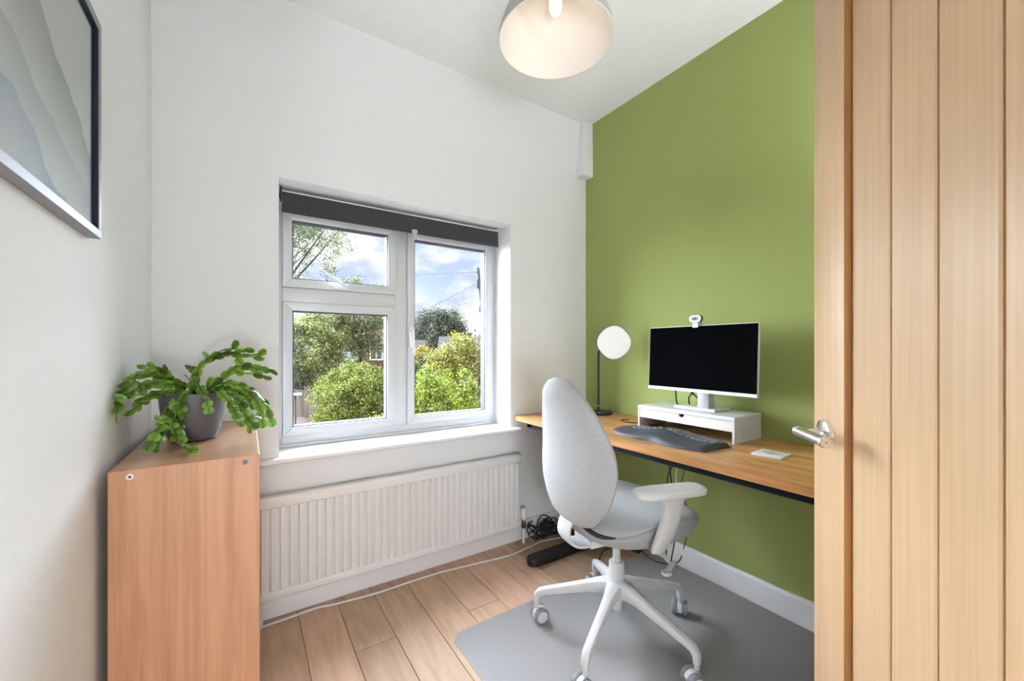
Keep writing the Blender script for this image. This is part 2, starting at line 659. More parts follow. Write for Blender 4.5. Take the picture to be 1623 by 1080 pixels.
def struct(o, label, cat):
    return tag(o, label, cat, kind='structure')


# floor: dark sub-floor with oak planks laid along Y
fl = struct(MB().box(LX - 0.1, WX + 0.1, BY - 0.1, WY + 0.1, -0.10, -0.006).build('floor', M['subfloor'], smooth=False),
            'pale oak plank floor of the small room', 'floor')
PW = 0.15
plank_cache = {}


def plank_mesh(w, l):
    key = (round(w, 3), round(l, 3))
    if key not in plank_cache:
        plank_cache[key] = MB().box(0.0009, w - 0.0009, 0.0007, l - 0.0007, -0.006, 0).mesh('plank', M['floor_oak'], bevel=0.0012, segs=1, smooth=False)
    return plank_cache[key]


cols = {0: [0.9], 1: [0.35, 1.25], 2: [0.75], 3: [0.2, 1.535], 4: [0.95], 5: [1.175], 6: [0.3, 1.514], 7: [0.85], 8: [1.05], 9: [0.5, 1.6],
        10: [0.95], 11: [0.4, 1.3], 12: [0.8], 13: [1.1], 14: [0.6]}
x = 0.184 - 3 * PW
ci = 0
while x < WX:
    x0 = max(x, LX)
    x1 = min(x + PW, WX)
    ys = [BY] + cols.get(ci - 1, [0.7]) + [WY]
    if x1 - x0 > 0.01:
        for a, b_ in zip(ys, ys[1:]):
            link('plank', plank_mesh(x1 - x0, b_ - a), fl, (x0, a, 0))
    x += PW
    ci += 1

# ceiling, walls
struct(MB().box(LX - 0.1, WX + 0.12, BY - 0.1, WY + 0.315, CZ, CZ + 0.12).build('ceiling', M['ceiling_paint'], smooth=False),
       'flat white ceiling above the desk and window', 'ceiling')
w = MB()
w.box(LX - 0.1, OX0, WY, WY + 0.315, -0.1, CZ)
w.box(OX1, WX + 0.12, WY, WY + 0.315, -0.1, CZ)
w.box(OX0, OX1, WY, WY + 0.315, -0.1, OZ0 - 0.021)
w.box(OX0, OX1, WY, WY + 0.315, OZ1, CZ)
struct(w.build('wall_window', M['white_paint'], smooth=False), 'white wall with the window and radiator', 'wall')
w = MB().box(LX - 0.1, LX, BY - 0.1, WY, -0.1, CZ)
struct(w.build('wall_left', M['white_paint'], smooth=False), 'plain white side wall behind the cabinet and picture', 'wall')
w = MB().box(WX, WX + 0.12, BY - 0.1, WY, -0.1, CZ)
w.prism([(WX, 2.207), (WX - 0.007, CZ), (WX, CZ)], 'y', BY, WY)
struct(w.build('wall_right', M['green_paint'], smooth=False), 'olive green painted wall behind the desk', 'wall')
DX0, DX1, DZ = -0.20, 0.492, 2.02
w = MB()
w.box(LX, DX0, BY - 0.1, BY, -0.1, CZ)
w.box(DX1, WX, BY - 0.1, BY, -0.1, CZ)
w.box(DX0, DX1, BY - 0.1, BY, DZ, CZ)
struct(w.build('wall_back', M['white_paint'], smooth=False), 'white wall with the doorway behind the viewpoint', 'wall')
# slightly sloping band of plaster under the ceiling on the window wall, and the boxing in the corner
w = MB().prism([(WY + 0.01, 2.225), (WY - 0.0005, 2.225), (WY - 0.0022, 2.240), (WY - 0.034, CZ), (WY + 0.01, CZ)], 'x', LX, WX)
struct(w.build('trim_1', M['white_paint'], smooth=False), 'white plaster band running under the ceiling above the window', 'trim')
w = MB().box(1.775, WX, 1.866, WY, 2.205, CZ)
struct(w.build('trim_2', M['white_paint'], bevel=0.006, segs=2), 'small white boxed corner under the ceiling beside the green wall', 'trim')


def baseboard(name, poly, axis, a, b, label):
    struct(MB().prism(poly, axis, a, b).build(name, M['trim_gloss'], bevel=0.002, segs=1), label, 'baseboard')


def skirt_poly(wall, s):
    t = 0.017
    return [(wall, 0), (wall + s * t, 0), (wall + s * t, 0.098), (wall + s * t * 0.55, 0.110), (wall, 0.112)]


baseboard('baseboard_window', skirt_poly(WY, -1), 'x', LX + 0.017, WX - 0.017, 'white baseboard under the radiator')
baseboard('baseboard_right', skirt_poly(WX, -1), 'y', BY, WY, 'white baseboard along the green wall')
baseboard('baseboard_left', skirt_poly(LX, 1), 'y', BY, WY, 'white baseboard along the left wall')
baseboard('baseboard_back', skirt_poly(BY, 1), 'x', DX1 + 0.08, WX - 0.017, 'white baseboard beside the doorway')

# hallway behind the viewpoint; the lamp in it is added as unseen fill light
HX0, HX1, HY = -1.1, 1.5, -1.6
w = MB()
w.box(HX0 - 0.1, HX0, HY, BY - 0.1, -0.1, CZ)
w.box(HX1, HX1 + 0.1, HY, BY - 0.1, -0.1, CZ)
w.box(HX0 - 0.1, HX1 + 0.1, HY - 0.1, HY, -0.1, CZ)
w.box(HX0, LX - 0.1, BY - 0.1, BY, -0.1, CZ)
struct(w.build('wall_hall', M['white_paint'], smooth=False), 'white walls of the hallway behind the doorway', 'wall')
struct(MB().box(HX0 - 0.1, HX1 + 0.1, HY - 0.1, BY - 0.1, CZ, CZ + 0.1).build('ceiling_hall', M['ceiling_paint'], smooth=False), 'white hallway ceiling', 'ceiling')
struct(MB().box(HX0 - 0.1, HX1 + 0.1, HY - 0.1, BY - 0.1, -0.1, 0).build('floor_hall', M['hall_carpet'], smooth=False), 'beige hallway carpet', 'floor')
w = MB()
w.box(DX0 - 0.0, DX0 + 0.02, BY - 0.1, BY, 0, DZ)
w.box(DX1 - 0.0, DX1 + 0.02, BY - 0.1, BY - 0.002, 0, DZ)
w.box(DX0, DX1, BY - 0.1, BY, DZ - 0.02, DZ)
w.box(DX1 + 0.02, DX1 + 0.08, BY, BY + 0.014, 0, DZ + 0.05)
w.box(DX0 - 0.06, DX0, BY, BY + 0.014, 0, DZ + 0.05)
w.box(DX0, DX1 + 0.02, BY, BY + 0.014, DZ, DZ + 0.05)
struct(w.build('trim_3', M['trim_gloss'], bevel=0.002, segs=1), 'white door lining around the doorway', 'trim')
hl = thing('hall_fill_lamp', 'added globe fill lamp on a slim stand in the unseen hallway', 'lamp', (-0.15, -0.92, 0.0))  # added fill lamp, out of view
HLZ, HLR = 0.80, 0.17
MB().lathe([(0.001, HLZ - HLR)] + [(HLR * math.sin(math.pi * k / 16), HLZ - HLR * math.cos(math.pi * k / 16)) for k in range(1, 16)] + [(0.001, HLZ + HLR)], 24).build('globe', M['fill_globe'], hl)
MB().lathe([(0.001, 0.0), (0.14, 0.0), (0.14, 0.012), (0.012, 0.02), (0.010, HLZ - HLR + 0.01)], 24).build('stand', M['white_plastic'], hl)
ld = bpy.data.lights.new('hall_fill_light', 'POINT')
ld.energy = HALL_FILL
ld.shadow_soft_size = HLR + 0.015
ld.color = FILL_COLOR
lo = bpy.data.objects.new('hall_fill_light', ld)
C.objects.link(lo)
lo.parent = hl
lo.location = (0, 0, HLZ)

# added uplighter, unseen behind the open door, to brighten the ceiling
ul = thing('fill_uplighter', 'added white fill lamp with upturned bowl in the unseen corner behind the door', 'lamp', (1.62, 0.03, 0.0))
MB().lathe([(0.001, 0.0), (0.12, 0.0), (0.12, 0.012), (0.012, 0.022), (0.010, 1.50)], 28).build('stand', M['white_plastic'], ul)
MB().lathe([(0.010, 1.49), (0.045, 1.50), (0.085, 1.53), (0.105, 1.575), (0.110, 1.60), (0.107, 1.60), (0.102, 1.577), (0.082, 1.535), (0.043, 1.505), (0.001, 1.502)], 36).build('bowl', M['white_plastic'], ul)
ld = bpy.data.lights.new('fill_uplight', 'POINT')
ld.energy = UP_FILL
ld.shadow_soft_size = 0.04
ld.color = FILL_COLOR
lo = bpy.data.objects.new('fill_uplight', ld)
C.objects.link(lo)
lo.parent = ul
lo.location = (0, 0, 1.555)

# ------------------------------------------------------------------ window
FY = 2.11
w = MB()
w.box(OX0, 0.141, FY, FY + 0.06, OZ0, OZ1)
w.box(1.237, OX1, FY, FY + 0.06, OZ0, OZ1)
w.box(0.141, 1.237, FY, FY + 0.06, OZ0, 0.703)
w.box(0.141, 1.237, FY, FY + 0.06, 1.735, OZ1)
w.box(0.656, 0.721, FY, FY + 0.06, 0.703, 1.735)
w.box(0.141, 0.656, FY, FY + 0.06, 1.322, 1.388)
w.box(OX0, OX1, FY - 0.012, FY, OZ0, 0.668)
win = struct(w.build('window_1', M['upvc'], bevel=0.003, segs=2), 'white plastic casement window with three panes', 'window')


def sash(x0, x1, z0, z1, bw, y0, label):
    s = MB()
    y1 = y0 + 0.055
    s.prism([(x0, z0), (x0 + bw, z0 + bw), (x0 + bw, z1 - bw), (x0, z1)], 'y', y0, y1)
    s.prism([(x1, z0), (x1, z1), (x1 - bw, z1 - bw), (x1 - bw, z0 + bw)], 'y', y0, y1)
    s.prism([(x0, z0), (x1, z0), (x1 - bw, z0 + bw), (x0 + bw, z0 + bw)], 'y', y0, y1)
    s.prism([(x0, z1), (x0 + bw, z1 - bw), (x1 - bw, z1 - bw), (x1, z1)], 'y', y0, y1)
    o = s.build('sash', M['upvc'], win, bevel=0.0025, segs=2)
    o['label'] = label
    g = MB()
    b = 0.004
    a0, a1, c0, c1 = x0 + bw, x1 - bw, z0 + bw, z1 - bw
    yy0, yy1 = y0 + 0.006, y0 + 0.052
    g.box(a0, a0 + b, yy0, yy1, c0, c1)
    g.box(a1 - b, a1, yy0, yy1, c0, c1)
    g.box(a0, a1, yy0, yy1, c0, c0 + b)
    g.box(a0, a1, yy0, yy1, c1 - b, c1)
    g.build('gasket', M['gasket'], o, smooth=False)
    MB().box(a0 - 0.004, a1 + 0.004, y0 + 0.044, y0 + 0.048, c0 - 0.004, c1 + 0.004).build('pane', M['window_glass'], o, smooth=False)
    return o


s1 = sash(0.142, 0.655, 0.704, 1.321, 0.040, FY - 0.010, 'large lower left sash')
s2 = sash(0.142, 0.655, 1.389, 1.734, 0.038, FY - 0.016, 'small top-hung upper left sash')
s3 = sash(0.722, 1.236, 0.704, 1.734, 0.038, FY - 0.012, 'tall right-hand sash')
# casement stay on the small top sash
st = MB()
st.cbox((0.385, 2.085, 1.400), (0.075, 0.016, 0.014))
st.tube([(0.41, 2.074, 1.402), (0.36, 2.060, 1.435), (0.285, 2.050, 1.478)], [0.007, 0.007, 0.005], 10)
st.cbox((0.41, 2.076, 1.404), (0.022, 0.014, 0.022))
st.build('casement_stay', M['trim_gloss'], s2, bevel=0.002)
hd = MB()
hd.cbox((0.735, 2.090, 1.17), (0.018, 0.014, 0.11))
hd.tube([(0.735, 2.085, 1.20), (0.735, 2.060, 1.205), (0.738, 2.056, 1.16), (0.744, 2.054, 1.07)], [0.008, 0.008, 0.008, 0.006], 10)
hd.build('window_handle', M['trim_gloss'], s3, bevel=0.002)

sl = MB().prism([(1.888, 0.636), (1.884, 0.640), (1.884, 0.651), (1.888, 0.655), (FY, 0.655), (FY, 0.634), (1.892, 0.634)], 'x', OX0, OX1)
sl.prism([(1.888, 0.636), (1.884, 0.640), (1.884, 0.651), (1.888, 0.655), (WY, 0.655), (WY, 0.634), (1.892, 0.634)], 'x', 0.046, OX0)
sl.prism([(1.888, 0.636), (1.884, 0.640), (1.884, 0.651), (1.888, 0.655), (WY, 0.655), (WY, 0.634), (1.892, 0.634)], 'x', OX1, 1.316)
struct(sl.build('trim_4', M['trim_gloss'], smooth=False), 'white painted window sill above the radiator', 'sill')

# roller blind, almost fully rolled up
bl = thing('roller_blind', 'dark grey roller blind rolled up at the top of the window', 'blind', (0.69, 2.055, 1.785))
MB().lathe([(0.001, -0.552), (0.022, -0.552), (0.022, 0.552), (0.001, 0.552)], 24, axis='x').build('roll', M['blind_grey'], bl)
fb = MB()
fb.prism([(-0.023, 0.012), (-0.0215, 0.012), (-0.0225, -0.062), (-0.0245, -0.062)], 'x', -0.556, 0.556)
fb.build('fabric', M['blind_grey'], bl, smooth=False)
MB().prism([(-0.027, -0.062), (-0.021, -0.062), (-0.021, -0.078), (-0.025, -0.080), (-0.0275, -0.078)], 'x', -0.557, 0.557).build('bottom_bar', M['blind_grey'], bl, bevel=0.001, segs=1)
MB().box(-0.556, 0.556, -0.0245, -0.014, 0.0125, 0.017).build('light_gap', M['white_plastic'], bl, smooth=False)  # white strip painted for the light gap above the blind
for s in (-1, 1):
    MB().box(s * 0.559 - 0.002, s * 0.559 + 0.002, -0.028, 0.026, -0.022, 0.034).box(min(s * 0.559, s * 0.568), max(s * 0.559, s * 0.568), -0.010, 0.010, -0.01, 0.01).build('bracket', M['blind_grey'] if s < 0 else M['white_plastic'], bl, bevel=0.001, segs=1)
cl = MB()
cl.box(0.030, 0.058, -0.034, -0.027, -0.082, -0.060)
cl.box(0.030, 0.035, -0.034, -0.027, -0.106, -0.082)
cl.box(0.053, 0.058, -0.034, -0.027, -0.106, -0.082)
cl.box(0.030, 0.058, -0.034, -0.027, -0.106, -0.099)
cl.build('pull_clip', M['clear_clip'], bl, bevel=0.001, segs=1)

# ------------------------------------------------------------------ radiator
rx0, rx1 = 0.046, 1.288
rd = thing('radiator', 'white ribbed panel radiator below the window', 'radiator', (0.667, 1.88, 0.104))
ox, oy, oz = 0.667, 1.88, 0.104
prof = []
per = 0.0335
n = int((rx1 - rx0) / per)
per = (rx1 - rx0) / n
for i in range(n):
    a = rx0 + i * per - ox
    prof += [(a, -0.012), (a + per * 0.08, -0.012), (a + per * 0.17, -0.0205), (a + per * 0.24, -0.022), (a + per * 0.66, -0.022), (a + per * 0.78, -0.0195), (a + per * 0.92, -0.0175)]
prof.append((rx1 - ox, -0.012))
back = [(p[0], 0.010) for p in (prof[-1], prof[0])]
MB().prism(prof + back, 'z', 0.030, 0.372).build('ribbed_panel', M['radiator_white'], rd, angle=20)
g = MB().prism([(0.012, 0.366), (-0.024, 0.366), (-0.028, 0.370), (-0.028, 0.398), (-0.020, 0.410), (0.012, 0.410)], 'x', rx0 - ox, rx1 + 0.007 - ox)
g.build('top_grille', M['radiator_white'], rd, bevel=0.002)
g = MB().prism([(0.010, 0.0), (-0.020, 0.0), (-0.025, 0.006), (-0.025, 0.026), (-0.018, 0.036), (0.010, 0.036)], 'x', rx0 - ox, rx1 + 0.004 - ox)
g.build('bottom_rail', M['radiator_white'], rd, bevel=0.002)
MB().box(rx1 - ox - 0.001, rx1 - ox + 0.003, -0.016, 0.010, 0.03, 0.37).build('side_panel', M['radiator_white'], rd, bevel=0.001, segs=1)
for bx_ in (0.25, 1.05):
    MB().box(bx_ - ox, bx_ - ox + 0.03, 0.010, 0.0545, 0.05, 0.36).build('wall_bracket', M['radiator_white'], rd, smooth=False)
v = MB().tube([(0.655, -0.002, -0.104), (0.655, -0.002, -0.015)], 0.0075, 12)
v.build('pipe', M['radiator_white'], rd)
v = MB().lathe([(0.001, 0.0), (0.012, 0.0), (0.014, 0.006), (0.012, 0.03), (0.010, 0.045), (0.001, 0.045)], 16, (0.655, -0.002, -0.015))
v.tube([(0.620, -0.002, 0.004), (0.655, -0.002, 0.004)], 0.010, 12)
v.build('valve_body', M['brass_dark'], rd)
v = MB().lathe([(0.001, 0.0), (0.012, 0.0), (0.0165, 0.010), (0.0175, 0.058), (0.014, 0.066), (0.001, 0.067)], 20, (0.655, -0.002, 0.030))
for k in range(12):
    a = 2 * math.pi * k / 12
    v.cbox((0.655 + 0.0172 * math.cos(a), -0.002 + 0.0172 * math.sin(a), 0.066), (0.004, 0.004, 0.042), Matrix.Rotation(a, 3, 'Z'))
v.build('valve_head', M['white_plastic'], rd)
v = MB().tube([(-0.614, -0.006, -0.104), (-0.614, -0.006, 0.0)], 0.0065, 10)
v.build('pipe', M['radiator_white'], rd)

# ------------------------------------------------------------------ door standing open at the right
door_dir = Vector((0.726, 0.688, 0)).normalized()     # hinge -> free edge
door_rot = math.atan2(door_dir.y, door_dir.x)
free = Vector((0.99, 0.354, 0))
DW = 0.686
hinge = free - door_dir * DW
# local x runs from the hinge to the free edge, local +y faces the viewer
dr = thing('door_1', 'oak plank door standing open on the right', 'door', (hinge.x, hinge.y, 0.006), door_rot)
dr['kind'] = 'structure'
DH = 1.98
DT = 0.040


def dbox(name, x0, x1, y0, y1, z0, z1, mat, bevel=0.002):
    return MB().box(x0, x1, y0, y1, z0, z1).build(name, M[mat], dr, bevel=bevel, segs=2)


dbox('stile', DW - 0.108, DW, -DT, 0, 0, DH, 'door_oak')
dbox('stile', 0, 0.108, -DT, 0, 0, DH, 'door_oak')
dbox('rail', 0.108, DW - 0.108, -DT, 0, DH - 0.11, DH, 'door_oak')
dbox('rail', 0.108, DW - 0.108, -DT, 0, 0, 0.20, 'door_oak')
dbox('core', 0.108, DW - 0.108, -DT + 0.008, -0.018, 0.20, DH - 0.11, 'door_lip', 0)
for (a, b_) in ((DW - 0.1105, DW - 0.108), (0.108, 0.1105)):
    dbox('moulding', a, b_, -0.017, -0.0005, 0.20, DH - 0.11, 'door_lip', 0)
edges = [DW - 0.1105, DW - 0.213, DW - 0.305, DW - 0.397, DW - 0.489, 0.1105]
for a, b_ in zip(edges, edges[1:]):
    p = MB()
    x1, x0 = a - 0.0018, b_ + 0.0018
    c = 0.0035
    p.prism([(x0, -0.018), (x1, -0.018), (x1, -0.0105 - c * 0.4), (x1 - c, -0.0105), (x0 + c, -0.0105), (x0, -0.0105 - c * 0.4)], 'z', 0.20, DH - 0.11)
    p.build('plank', M['door_oak'], dr, angle=20)
hx, hz = DW - 0.050, 0.930
ro = MB().lathe([(0.001, 0.010), (0.020, 0.010), (0.0255, 0.0075), (0.0265, 0.0), (0.001, 0.0)], 36, (hx, 0, hz), axis='y').build('handle_rose', M['chrome'], dr)
lv = MB()
lv.tube([(hx, 0.005, hz), (hx, 0.028, hz), (hx, 0.044, hz)], [0.0085, 0.0085, 0.0085], 16)
lv.build('handle_neck', M['chrome'], ro)
flip = Matrix.Rotation(math.pi, 3, 'Z')
lv = MB().lathe([(0.001, -0.008), (0.0095, -0.008), (0.0095, 0.082), (0.001, 0.082)], 24, (0, 0, 0), axis='x', mat=flip)
lvo = lv.build('handle_lever', M['satin_steel'], ro, loc=(hx, 0.044, hz))
for (a, b_) in ((-0.016, -0.008), (0.082, 0.094)):
    MB().lathe([(0.001, a), (0.0085, a), (0.0108, a + 0.002), (0.0108, b_ - 0.002), (0.0095, b_), (0.001, b_)], 24, (hx, 0.044, hz), axis='x', mat=flip).build('handle_cap', M['chrome'], ro)
for k in range(3):
    hg = MB().tube([(-0.004, -0.004, 0.25 + 0.7 * k), (-0.004, -0.004, 0.35 + 0.7 * k)], 0.006, 10)
    hg.build('hinge', M['satin_steel'], dr)

# ------------------------------------------------------------------ cabinet and plant
cb = thing('cabinet', 'low beech effect cabinet beside the radiator', 'cabinet', (-0.262, 1.275, 0))
CW, CD, CH = 0.295, 0.655, 0.82
for y0 in (0.0, CD - 0.018):
    pnl = MB().box(0, CW, y0, y0 + 0.018, 0, CH).build('side_panel', M['beech'], cb, bevel=0.0012, segs=1)
    if y0 == 0:
        for sx_, col_ in ((0.038, 'white_plastic'), (0.262, 'caster_grey')):
            sc = MB().lathe([(0.0, -0.0022), (0.0028, -0.0022), (0.003, -0.0006), (0.0042, -0.0010), (0.0068, -0.0014), (0.0074, 0.0)], 24, (0, 0, 0), axis='y')
            sc = sc.build('screw_cap', M[col_], pnl, loc=(sx_, 0, CH - 0.016))
            MB().lathe([(0.0, -0.0026), (0.0026, -0.0026), (0.0028, -0.002)], 12, (sx_, 0, CH - 0.016), axis='y').build('screw_socket', M['gasket'], pnl)
MB().box(0, CW, 0.018, CD - 0.018, CH - 0.018, CH - 0.0005).build('top_panel', M['beech_top'], cb, bevel=0.001, segs=1)
MB().box(0, CW - 0.02, 0.018, CD - 0.018, 0.06, 0.078).build('bottom_panel', M['beech_top'], cb, smooth=False)
MB().box(0.0, 0.006, 0.018, CD - 0.018, 0.06, CH - 0.018).build('back_panel', M['beech_top'], cb, smooth=False)
MB().box(0.006, CW - 0.02, 0.018, CD - 0.018, 0.42, 0.436).build('shelf', M['beech_top'], cb, smooth=False)
MB().box(CW - 0.035, CW - 0.02, 0.018, CD - 0.018, 0, 0.06).build('plinth', M['beech_top'], cb, smooth=False)
for y0, ky in ((0.020, 0.29), (CD / 2 + 0.002, 0.365)):
    d = MB().box(CW - 0.018, CW - 0.001, y0, y0 + CD / 2 - 0.022, 0.062, CH - 0.020).build('cabinet_door', M['beech'], cb, bevel=0.001, segs=1)
    MB().box(CW - 0.0012, CW - 0.0004, ky - 0.02, ky + 0.02, 0.70, 0.712).build('finger_pull', M['subfloor'], d, smooth=False)

pl = thing('potted_cactus', 'trailing leafy cactus in a dark grey pot on the cabinet', 'potted plant', (-0.135, 1.61, 0.82))
MB().lathe([(0.001, 0.0), (0.052, 0.0), (0.060, 0.004), (0.070, 0.03), (0.080, 0.085), (0.0845, 0.13), (0.0850, 0.146), (0.0835, 0.148), (0.0805, 0.146), (0.079, 0.10), (0.001, 0.10)], 48).build('pot', M['pot_grey'], pl)
MB().lathe([(0.001, 0.136), (0.05, 0.134), (0.0790, 0.128)], 24).build('soil', M['soil'], pl)
STEMS = [[(-0.001,0.003,0.138),(0.01,-0.004,0.213),(0.043,-0.026,0.246),(0.066,-0.041,0.263),(0.095,-0.061,0.27),(0.125,-0.08,0.263),(0.158,-0.102,0.261),(0.189,-0.123,0.277)],
[(0.066,-0.041,0.263),(0.095,-0.073,0.279),(0.116,-0.098,0.305)],
[(0.158,-0.102,0.261),(0.179,-0.128,0.248)],
[(0.035,-0.009,0.154),(0.072,-0.034,0.19),(0.102,-0.053,0.217),(0.128,-0.07,0.232),(0.165,-0.095,0.223),(0.191,-0.112,0.217),(0.219,-0.131,0.205)],
[(0.041,-0.036,0.156),(0.085,-0.073,0.179),(0.11,-0.096,0.175),(0.136,-0.12,0.162),(0.157,-0.141,0.154),(0.175,-0.16,0.125),(0.194,-0.179,0.096),(0.205,-0.193,0.05)],
[(0.067,-0.078,0.154),(0.097,-0.126,0.118),(0.111,-0.163,0.092),(0.124,-0.199,0.059)],
[(0.055,-0.046,0.156),(0.114,-0.097,0.135),(0.132,-0.121,0.102),(0.143,-0.14,0.074),(0.146,-0.154,0.029)],
[(0.054,-0.021,0.159),(0.091,-0.046,0.159),(0.128,-0.07,0.141),(0.158,-0.09,0.114),(0.173,-0.1,0.092),(0.182,-0.106,0.034)],
[(0.019,-0.07,0.169),(0.039,-0.126,0.139),(0.05,-0.175,0.099)],
[(-0.002,-0.056,0.156),(-0.024,-0.07,0.121),(-0.028,-0.095,0.091),(-0.018,-0.13,0.063),(-0.015,-0.16,0.036),(-0.002,-0.196,0.013),(0.029,-0.245,0.013)],
[(-0.01,-0.051,0.156),(-0.042,-0.078,0.123),(-0.053,-0.119,0.097),(-0.053,-0.167,0.076),(-0.058,-0.211,0.062),(-0.072,-0.25,0.027)],
[(-0.053,-0.167,0.076),(-0.059,-0.187,0.042),(-0.064,-0.207,0.013)],
[(-0.023,0.017,0.16),(-0.05,-0.009,0.189),(-0.072,-0.04,0.221),(-0.093,-0.071,0.235),(-0.111,-0.104,0.23)],
[(-0.02,-0.008,0.157),(-0.041,-0.037,0.19),(-0.07,-0.059,0.201),(-0.094,-0.086,0.207),(-0.116,-0.113,0.21),(-0.123,-0.15,0.201),(-0.13,-0.187,0.185)],
[(-0.109,-0.153,0.196),(-0.13,-0.171,0.169),(-0.133,-0.202,0.14),(-0.129,-0.236,0.102)],
[(-0.018,-0.034,0.151),(-0.057,-0.062,0.153),(-0.086,-0.097,0.148),(-0.103,-0.14,0.134),(-0.12,-0.182,0.109)],
[(-0.019,-0.021,0.162),(-0.032,-0.061,0.179),(-0.06,-0.09,0.182),(-0.092,-0.117,0.187),(-0.109,-0.153,0.174),(-0.115,-0.197,0.163),(-0.133,-0.231,0.157)],
[(0.005,-0.025,0.157),(-0.017,-0.047,0.203)],
[(0.012,-0.065,0.16),(0.005,-0.085,0.2)],
[(0.024,-0.098,0.166),(0.019,-0.118,0.18)],
[(0.035,-0.009,0.154),(0.046,-0.016,0.19)],
[(-0.0,0.038,0.152),(-0.005,0.054,0.22),(-0.025,0.079,0.221)],
[(-0.027,-0.099,0.116),(-0.032,-0.138,0.09),(-0.03,-0.181,0.065)],
[(-0.021,-0.104,0.124),(-0.005,-0.162,0.09)],
[(0.042,-0.001,0.245),(0.026,0.021,0.272)],
[(0.128,-0.083,0.233),(0.113,-0.073,0.252)],
[(0.106,-0.044,0.216),(0.139,-0.058,0.202),(0.166,-0.067,0.202),(0.204,-0.085,0.185)],
[(0.083,-0.016,0.161),(0.124,-0.044,0.17),(0.147,-0.059,0.139),(0.177,-0.079,0.125),(0.192,-0.089,0.098)],
[(0.114,-0.097,0.135),(0.121,-0.114,0.106),(0.153,-0.147,0.082),(0.169,-0.17,0.071)],
[(-0.059,-0.042,0.17),(-0.079,-0.101,0.184),(-0.103,-0.158,0.159)],
[(-0.049,0.035,0.173),(-0.087,0.018,0.21),(-0.059,-0.042,0.225)],
[(-0.089,-0.119,0.209),(-0.109,-0.133,0.214),(-0.129,-0.148,0.193),(-0.133,-0.172,0.155)],
[(0.132,-0.145,0.097),(0.146,-0.166,0.069),(0.167,-0.192,0.049)],
[(-0.008,-0.1,0.152),(-0.041,-0.119,0.108),(-0.045,-0.156,0.085),(-0.065,-0.182,0.095)]]


def segment_mesh(seed):
    r = random.Random(seed)
    # flattened joint with a few soft teeth on each side, raised midrib; runs along +X, length 1
    out = [(0.0, 0.10), (0.08, 0.22), (0.22, 0.36), (0.27, 0.32), (0.45, 0.44), (0.50, 0.38), (0.68, 0.46), (0.73, 0.38), (0.88, 0.36), (0.93, 0.24), (1.0, 0.07)]
    top, bot = [], []
    vs, fs = [], []
    k = 0.045
    for (a, wd) in out:
        wd *= 1 + r.uniform(-0.06, 0.06)
        bend = 0.10 * math.sin(a * math.pi) * r.choice((1, 1))
        vs += [(a, wd, bend * 0.4), (a, wd * 0.5, bend + k * 0.5), (a, 0, bend + k * 1.3), (a, -wd * 0.5, bend + k * 0.5), (a, -wd, bend * 0.4),
               (a, -wd * 0.5, bend - k * 0.5), (a, 0, bend - k * 1.3), (a, wd * 0.5, bend - k * 0.5)]
    nn = len(out)
    for i in range(nn - 1):
        for j in range(8):
            fs.append((i * 8 + j, i * 8 + (j + 1) % 8, (i + 1) * 8 + (j + 1) % 8, (i + 1) * 8 + j))
    fs.append(tuple(range(8)))
    fs.append(tuple((nn - 1) * 8 + j for j in range(8)))
    mb = MB()
    mb.add(vs, fs)
    return mb.mesh('leaf_segment', M['cactus'], angle=50)


SEG = [segment_mesh(s) for s in range(5)]
# a few more shoots beside the main ones
jit = random.Random(11)
extra = []
for pts in STEMS:
    if len(pts) >= 5:
        dx_, dy_, dz_ = jit.uniform(-0.012, 0.012), jit.uniform(-0.03, 0.01), jit.uniform(-0.022, 0.012)
        extra.append([(p[0] + dx_ * i / 3, p[1] + dy_ * i / 3, max(0.014, p[2] + dz_ * i / 3)) for i, p in enumerate(pts[:-1])])
STEMS = STEMS + [[(max(p[0], -0.132), p[1], p[2]) for p in e] for e in extra]
cnt = 0
for pts in STEMS:
    path = catmull(pts, 10)
    # walk along the stem and drop joints end to end
    dist = [0]
    for a, b_ in zip(path, path[1:]):
        dist.append(dist[-1] + (b_ - a).length)
    total = dist[-1]
    nseg = max(1, round(total / 0.0275))
    step = total / nseg

    def along(s):
        for i in range(len(path) - 1):
            if s <= dist[i + 1]:
                t = (s - dist[i]) / max(1e-6, dist[i + 1] - dist[i])
                return path[i].lerp(path[i + 1], t)
        return path[-1]
    view = Vector((0.135, -1.61, 0.1)).normalized()
    for i in range(nseg):
        p0, p1 = along(i * step), along((i + 1) * step)
        X = (p1 - p0).normalized()
        L_ = (p1 - p0).length * 1.10
        roll = random.gauss(0, 0.55)
        up = Vector((0.1, -0.45, 0.9)).normalized() if random.random() < 0.35 else view
        Z = (up - X * up.dot(X))
        if Z.length < 0.2:
            Z = Vector((0, -1, 0)) - X * X.y * -1
        Z.normalize()
        Z = Matrix.Rotation(roll, 3, X) @ Z
        Y = Z.cross(X)
        o = bpy.data.objects.new('leaf_segment', SEG[cnt % 5])
        C.objects.link(o)
        o.parent = pl
        wd = random.uniform(0.026, 0.035)
        m4 = Matrix(((X.x * L_, Y.x * wd, Z.x * 0.026, p0.x), (X.y * L_, Y.y * wd, Z.y * 0.026, p0.y), (X.z * L_, Y.z * wd, Z.z * 0.026, p0.z), (0, 0, 0, 1)))
        loc, rot, sc_ = m4.decompose()
        o.location = loc
        o.rotation_euler = rot.to_euler()
        o.scale = sc_
        cnt += 1

